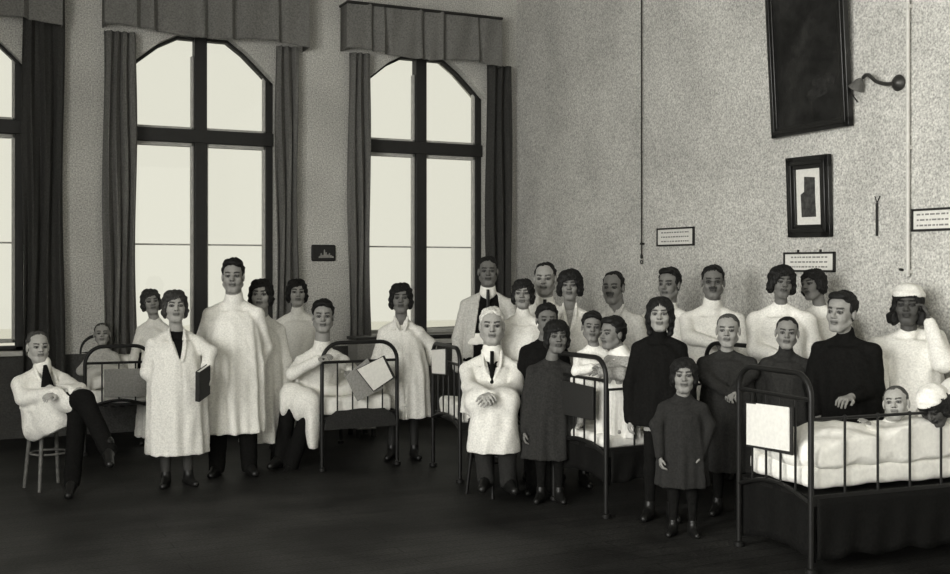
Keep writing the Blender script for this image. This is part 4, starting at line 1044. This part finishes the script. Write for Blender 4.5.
# -- middle group
person('dark-haired man in an open pale coat over a black suit, by the room corner', 488, 257, 9.95, 32, hair='short', skin=.13, sw=.19, chest=(.20, .13), hh=.262, yaw=0,
       showL=False, showR=False,
       wear=[('suit', 'black', {'off': -.012, 'hemz': .85, 'nosleeve': 1, 'fold': 0, 'v': (.20, .045), 'label': 'black suit jacket'}), ('shirt', 'linen', {'off': -.024, 'hemz': 1.0, 'nosleeve': 1, 'fold': 0, 'high': 1}), ('tie', 'shoe', {'len': .2, 'w': .018, 'fwd': -.008}),
             ('coat', 'coat2', {'hem': 420, 'hemr': (.24, .17), 'waist': (.21, .14), 'open': .12, 'fold': .04, 'sleeve': .07, 'label': 'open pale coat'}), TR, SHOES])
person('seated white-haired old man in white coat with folded hands', 492, 308, 8.25, 36, hx=492, hair='short', hm='hair_white', skin=.32, sw=.185, chest=(.205, .15), facew=1.03, jaw=1.1, moustache=False, pelvis=(492, 404, 0), neck=(492, 350, .0), sc=1.0,
       L=(484, 394, .46), eL=(469, 386, .16), R=(491, 396, .47), eR=(516, 388, .16), palmL=(.2, .5, -1), palmR=(-.2, .5, -1),
       kL=(479, 404, .36), kR=(506, 404, .36), aL=(486, 476, .36), aR=(508, 478, .38), fL=(-.2, -1, -.05), fR=(.3, -1, -.05),
       wear=[('trousers', 'dark', {}), SHOES, ('suit', 'black', {'off': -.010, 'hemz': .8, 'nosleeve': 1, 'fold': 0, 'v': (.19, .05), 'label': 'dark waistcoat'}), ('shirt', 'linen', {'off': -.022, 'hemz': .8, 'nosleeve': 1, 'fold': 0, 'high': 1}), ('tie', 'black', {'len': .17, 'w': .016, 'fwd': -.002}),
             ('coat', 'coat', {'hemz': .60, 'hemr': (.23, .18), 'waist': (.20, .16), 'v': (.24, .075), 'fold': .03, 'sleeve': .068, 'lap': [(482, 400, .0, .13, 479, 402, .38, .105), (502, 400, .0, .13, 506, 402, .38, .105)], 'drape': [(480, 444, .37, .085, .12, .32), (494, 442, .39, .11, .12, .30), (508, 444, .37, .085, .12, .32)], 'cut': (495, 452, .38), 'foldz': .62, 'label': 'white coat covering the knees'})])
person('round-faced dark-haired woman in plain white gown, between two men in suits', 522, 279, 8.5, 29, hx=523, body='woman', hair='bob', skin=.2, sw=.155, yaw=-6, chest=(.18, .14), fringe=.04,
       wear=[('gown', 'gown', {'hem': 440, 'hemr': (.22, .17), 'high': 1, 'fold': .04, 'sleeve': .075, 'label': 'plain white gown'}), ST, SHOES])
person('balding man in white coat over dark suit, beside the curly-haired woman', 544, 263, 8.85, 32, hx=545, hair='receding', hm='hair', skin=.26, sw=.175, yaw=-8, hh=.262,
       wear=[('suit', 'black', {'off': -.012, 'hemz': .85, 'nosleeve': 1, 'fold': 0, 'v': (.16, .04), 'label': 'dark suit jacket'}), ('shirt', 'linen', {'off': -.024, 'hemz': 1.0, 'nosleeve': 1, 'fold': 0, 'high': 1}), ('tie', 'shoe', {'len': .2, 'w': .014, 'fwd': -.010}), ('coat', 'gown', {'hem': 420, 'v': (.28, .085), 'fold': .04}), TR, SHOES])
person('woman with curly dark hair in white dress with open collar, behind the boys in black', 571, 271, 8.5, 31, hx=570, body='woman', hair='bigbob', hh=.225, skin=.16, sw=.16, yaw=-5, fringe=.045,
       wear=[('dress', 'coat', {'hem': 440, 'v': (.24, .05), 'fold': .04, 'label': 'white dress'}), ('shirt', 'grey', {'off': -.012, 'hemz': .95, 'nosleeve': 1, 'fold': 0, 'neckcut': 1.0}), ST, SHOES])
person('balding man leaning forward in a white gown, nearest left of the hanging cord', 617, 272, 9.1, 32, hx=613, hair='receding', hm='hair', skin=.15, sw=.175, yaw=-16, ty=-24, hh=.262, neck=(617, 304, 0), moustache=True,
       wear=[('gown', 'coat2', {'hem': 440, 'high': 0, 'v': (.12, .03), 'fold': .04, 'sleeve': .075}), TR, SHOES])
person('boy in black with dark hair, half hidden behind the child in long dark coat', 543, 305, 8.2, 31, hx=547, body='child', hair='thick', skin=.13, sw=.13, hh=.225, neck=(544, 337, 0), yaw=6,
       wear=[('shirt', 'black', {'hem': 420, 'hemr': (.17, .14), 'fold': .03, 'sleeve': .055, 'name': 'jacket'}), ('trousers', 'black', {}), SHOES])
person('child with dark fringe in a long charcoal coat, in front of the toddlers bed end', 550, 320, 7.9, 36, hx=557, body='child', hair='bob', skin=.14, sw=.135, hh=.235, neck=(552, 356, 0), fringe=.035, yaw=8,
       chest=(.15, .115), fw=.065,
       wear=[('coat', 'dark2', {'hem': 458, 'hemr': (.20, .16), 'waist': (.165, .13), 'fold': .05, 'sleeve': .055}), ('stockings', 'black'), SHOES])
person('toddler in white shirt standing in bed, facing forward and hugged by another', 592, 313, 7.76, 30, body='child', hair='thick', hh=.20, skin=.17, sw=.10, floor=.54, yaw=4, roll=4, neck=(594, 343, 0), fringe=.04,
       L=(592, 368, .14), eL=(577, 371, .05), R=(606, 366, -.02), eR=(603, 366, -.02), ua=.17, fa=.15, showR=False, chest=(.115, .09),
       wear=[('shirt', 'gown', {'hem': 412, 'hemr': (.13, .11), 'fold': .03, 'sleeve': .045, 'cuff': .035}), ('stockings', 'grey', {'add': .004})])
person('toddler in grey knit top turned sideways, hugging the toddler in white shirt', 619, 318, 7.62, 30, hx=612, body='child', hair='thick', hh=.215, skin=.17, sw=.10, floor=.54, yaw=-48, ty=-50, neck=(620, 347, 0), chest=(.125, .11),
       L=(602, 372, .10), eL=(622, 374, .15), R=(600, 368, .02), eR=(612, 372, -.02), ua=.17, fa=.15, showR=False,
       wear=[('dress', 'linen', {'hem': 436, 'hemr': (.165, .15), 'nosleeve': 1, 'fold': .05, 'waist': (.14, .12), 'label': 'white skirt'}), ('sweater', 'grey', {'off': .006, 'hem': 383, 'hemr': (.145, .125), 'sleeve': .048, 'cuff': .035, 'fold': .03, 'label': 'grey knit top'}), ('gown', 'linen', {'name': 'shawl', 'off': .016, 'hem': 352, 'hemr': (.10, .09), 'nosleeve': 1, 'label': 'white collar shawl'}), ('stockings', 'grey', {'add': .004})])
# -- right group
person('girl with long straight dark hair in a black dress', 661, 297, 7.35, 34, hx=660, body='child', hair='long', skin=.28, sw=.135, hh=.228, chest=(.16, .12), yaw=-3, fringe=.072, fw=.075,
       wear=[('dress', 'black', {'hem': 425, 'hemr': (.19, .16), 'fold': .04, 'sleeve': .055, 'high': 1}), ('stockings', 'black'), SHOES])
person('smallest girl in dark grey dress standing in front of the girl with long hair', 683, 358, 6.9, 34, hx=684, body='child', hair='bob', skin=.22, sw=.11, hh=.215, chest=(.125, .10), fringe=.058, fw=.06, neck=(683, 391, 0),
       L=(660, 456, .06), eL=(657, 425, .02), R=(701, 455, .06), eR=(709, 425, .02), ua=.2, fa=.17, part=.4,
       wear=[('dress', 'dark', {'hem': 486, 'hemr': (.165, .14), 'waist': (.135, .11), 'hip': (.15, .12), 'fold': .05, 'sleeve': .052}), ('stockings', 'black'), SHOES])
person('man with thinning hair in white gown behind the girl in black, next to the cord', 671, 269, 9.15, 32, hx=669, hair='side', hm='hair', skin=.16, sw=.18, yaw=-24, ty=-10, hh=.26,
       wear=[('gown', 'gown', {'hem': 440, 'high': 1, 'fold': .04, 'sleeve': .072}), TR, SHOES])
person('man with thin moustache and close-cropped dark hair in high-necked white gown', 713, 266, 8.85, 34, hair='short', hm='hair', skin=.15, sw=.195, moustache=True, facew=1.04, hh=.262,
       L=(716, 344, .22), eL=(689, 337, .06), showR=False, palmL=(0, .2, -1), chest=(.205, .14), glasses=True,
       wear=[('gown', 'gown', {'hem': 450, 'high': 1, 'fold': .035, 'sleeve': .075, 'waist': (.21, .15)}), TR, SHOES])
person('child with cropped hair in dark grey smock, hands clasped', 729, 314, 7.5, 34, hx=728, body='child', hair='shaved', hm='stubble', skin=.27, sw=.15, hh=.225, chest=(.17, .125), yaw=-6,
       L=(730, 394, .15), eL=(706, 378, .05), R=(735, 390, .15), eR=(752, 372, .05), ua=.24, fa=.2, palmL=(0, .2, -1), palmR=(0, .2, -1),
       wear=[('dress', 'dark2', {'name': 'smock', 'hem': 470, 'hemr': (.20, .16), 'waist': (.18, .14), 'fold': .04, 'sleeve': .058}), ('stockings', 'black'), SHOES])
person('woman with big dark bobbed hair in white, left of the woman whose head is turned', 780, 267, 7.95, 34, hx=782, body='woman', hair='bigbob', hm='hair', skin=.13, sw=.175, chest=(.20, .15), yaw=14, roll=6, hh=.225, fringe=.055,
       L=(776, 356, .16), eL=(756, 350, .04), showL=False, showR=False,
       wear=[('gown', 'gown', {'hem': 460, 'high': 0, 'neckcut': .5, 'fold': .04, 'sleeve': .080}), ST, SHOES])
person('woman in white with face turned sideways, directly below the framed notice', 820, 269, 8.2, 32, hx=813, body='woman', hair='bob', hm='hair', skin=.16, sw=.16, yaw=-38, roll=-10, ty=-20, hh=.232, chest=(.185, .14), neck=(820, 303, 0),
       wear=[('gown', 'gown', {'hem': 460, 'high': 0, 'fold': .04, 'sleeve': .080}), ST, SHOES])
person('small child with cropped hair and dark smock, standing behind the arched bed end', 787, 317, 7.45, 31, body='child', hair='shaved', hm='hair', skin=.21, sw=.135, hh=.215, chest=(.155, .115), roll=3,
       wear=[('dress', 'dark2', {'name': 'smock', 'hem': 470, 'hemr': (.19, .16), 'fold': .04, 'sleeve': .055, 'high': 1}), ('stockings', 'black'), SHOES])
person('big boy in dark tunic bending over the nearest bed', 848, 293, 7.25, 39, hx=841, body='child', hair='side', hm='hair', skin=.26, sw=.17, hh=.255, chest=(.19, .135), yaw=-26, ty=-14, roll=4, neck=(846, 333, 0), hf=.03,
       L=(818, 415, .0), eL=(811, 385, -.04), showL=False, R=(851, 397, .26), eR=(876, 390, .08), palmR=(0, .1, -1), ua=.30, fa=.25, hs=.95,
       wear=[('shirt', 'black', {'name': 'tunic', 'hem': 450, 'hemr': (.215, .165), 'waist': (.205, .15), 'fold': .04, 'sleeve': .066, 'high': 1, 'slen': .86}), ('trousers', 'black', {}), SHOES])
person('dark-faced woman in white gown and white head cap, hand raised to her cheek', 910, 286, 7.45, 46, hx=908, body='woman', hair='cap', hm='hair', skin=.06, sw=.20, chest=(.235, .17), hh=.262, yaw=-6, neck=(909, 326, 0), facew=1.04,
       L=(884, 395, .20), eL=(876, 368, .05), R=(929, 322, .10), eR=(943, 362, .20), shR=(935, 338, .0), ua=.30, fa=.26, showL=False, showR=True, palmR=(-1, 0, 0),
       wear=[('gown', 'gown', {'hem': 470, 'hemr': (.27, .2), 'high': 0, 'fold': .04, 'sleeve': .085, 'waist': (.22, .17)}), ST, SHOES])
person('child with cropped hair lying under the white quilt, face at the side guard', 896, 386, 6.38, 32, body='child', hair='shaved', hm='stubble', skin=.34, sw=.11, hh=.20, pelvis=(872, 440, .0), neck=(893, 416, -.02), sc=.62, yaw=-10, pitch=-8, roll=-6,
       L=(869, 424, .12), eL=(884, 438, .02), R=(905, 442, .05), eR=(912, 440, .0), kL=(850, 440, .06), kR=(850, 444, -.04), aL=(835, 446, .05), aR=(835, 446, -.05), ua=.15, fa=.14, showR=False, hs=.6,
       wear=[('shirt', 'linen', {'name': 'nightshirt', 'hemz': .52, 'hemr': (.13, .11), 'fold': .02, 'sleeve': .038, 'cuff': .026})])
person('dark-haired child in white kerchief, head bowed over the side guard at the photo edge', 934, 388, 6.35, 36, hx=934, body='child', hair='bob', hm='hair', skin=.05, sw=.14, hh=.215, pelvis=(985, 432, -.12), neck=(950, 398, -.08), sc=.66, yaw=-20, pitch=34, roll=-14, fringe=-.02,
       scarf=True, L=(968, 430, -.25), R=(985, 430, -.2), kL=(965, 462, -.25), kR=(965, 462, -.32), aL=(945, 464, -.25), aR=(945, 464, -.32), ua=.16, fa=.15, showL=False, showR=False,
       wear=[('shirt', 'linen', {'name': 'nightshirt', 'hemz': .55, 'hemr': (.17, .14), 'fold': .03, 'sleeve': .06, 'high': 0})])
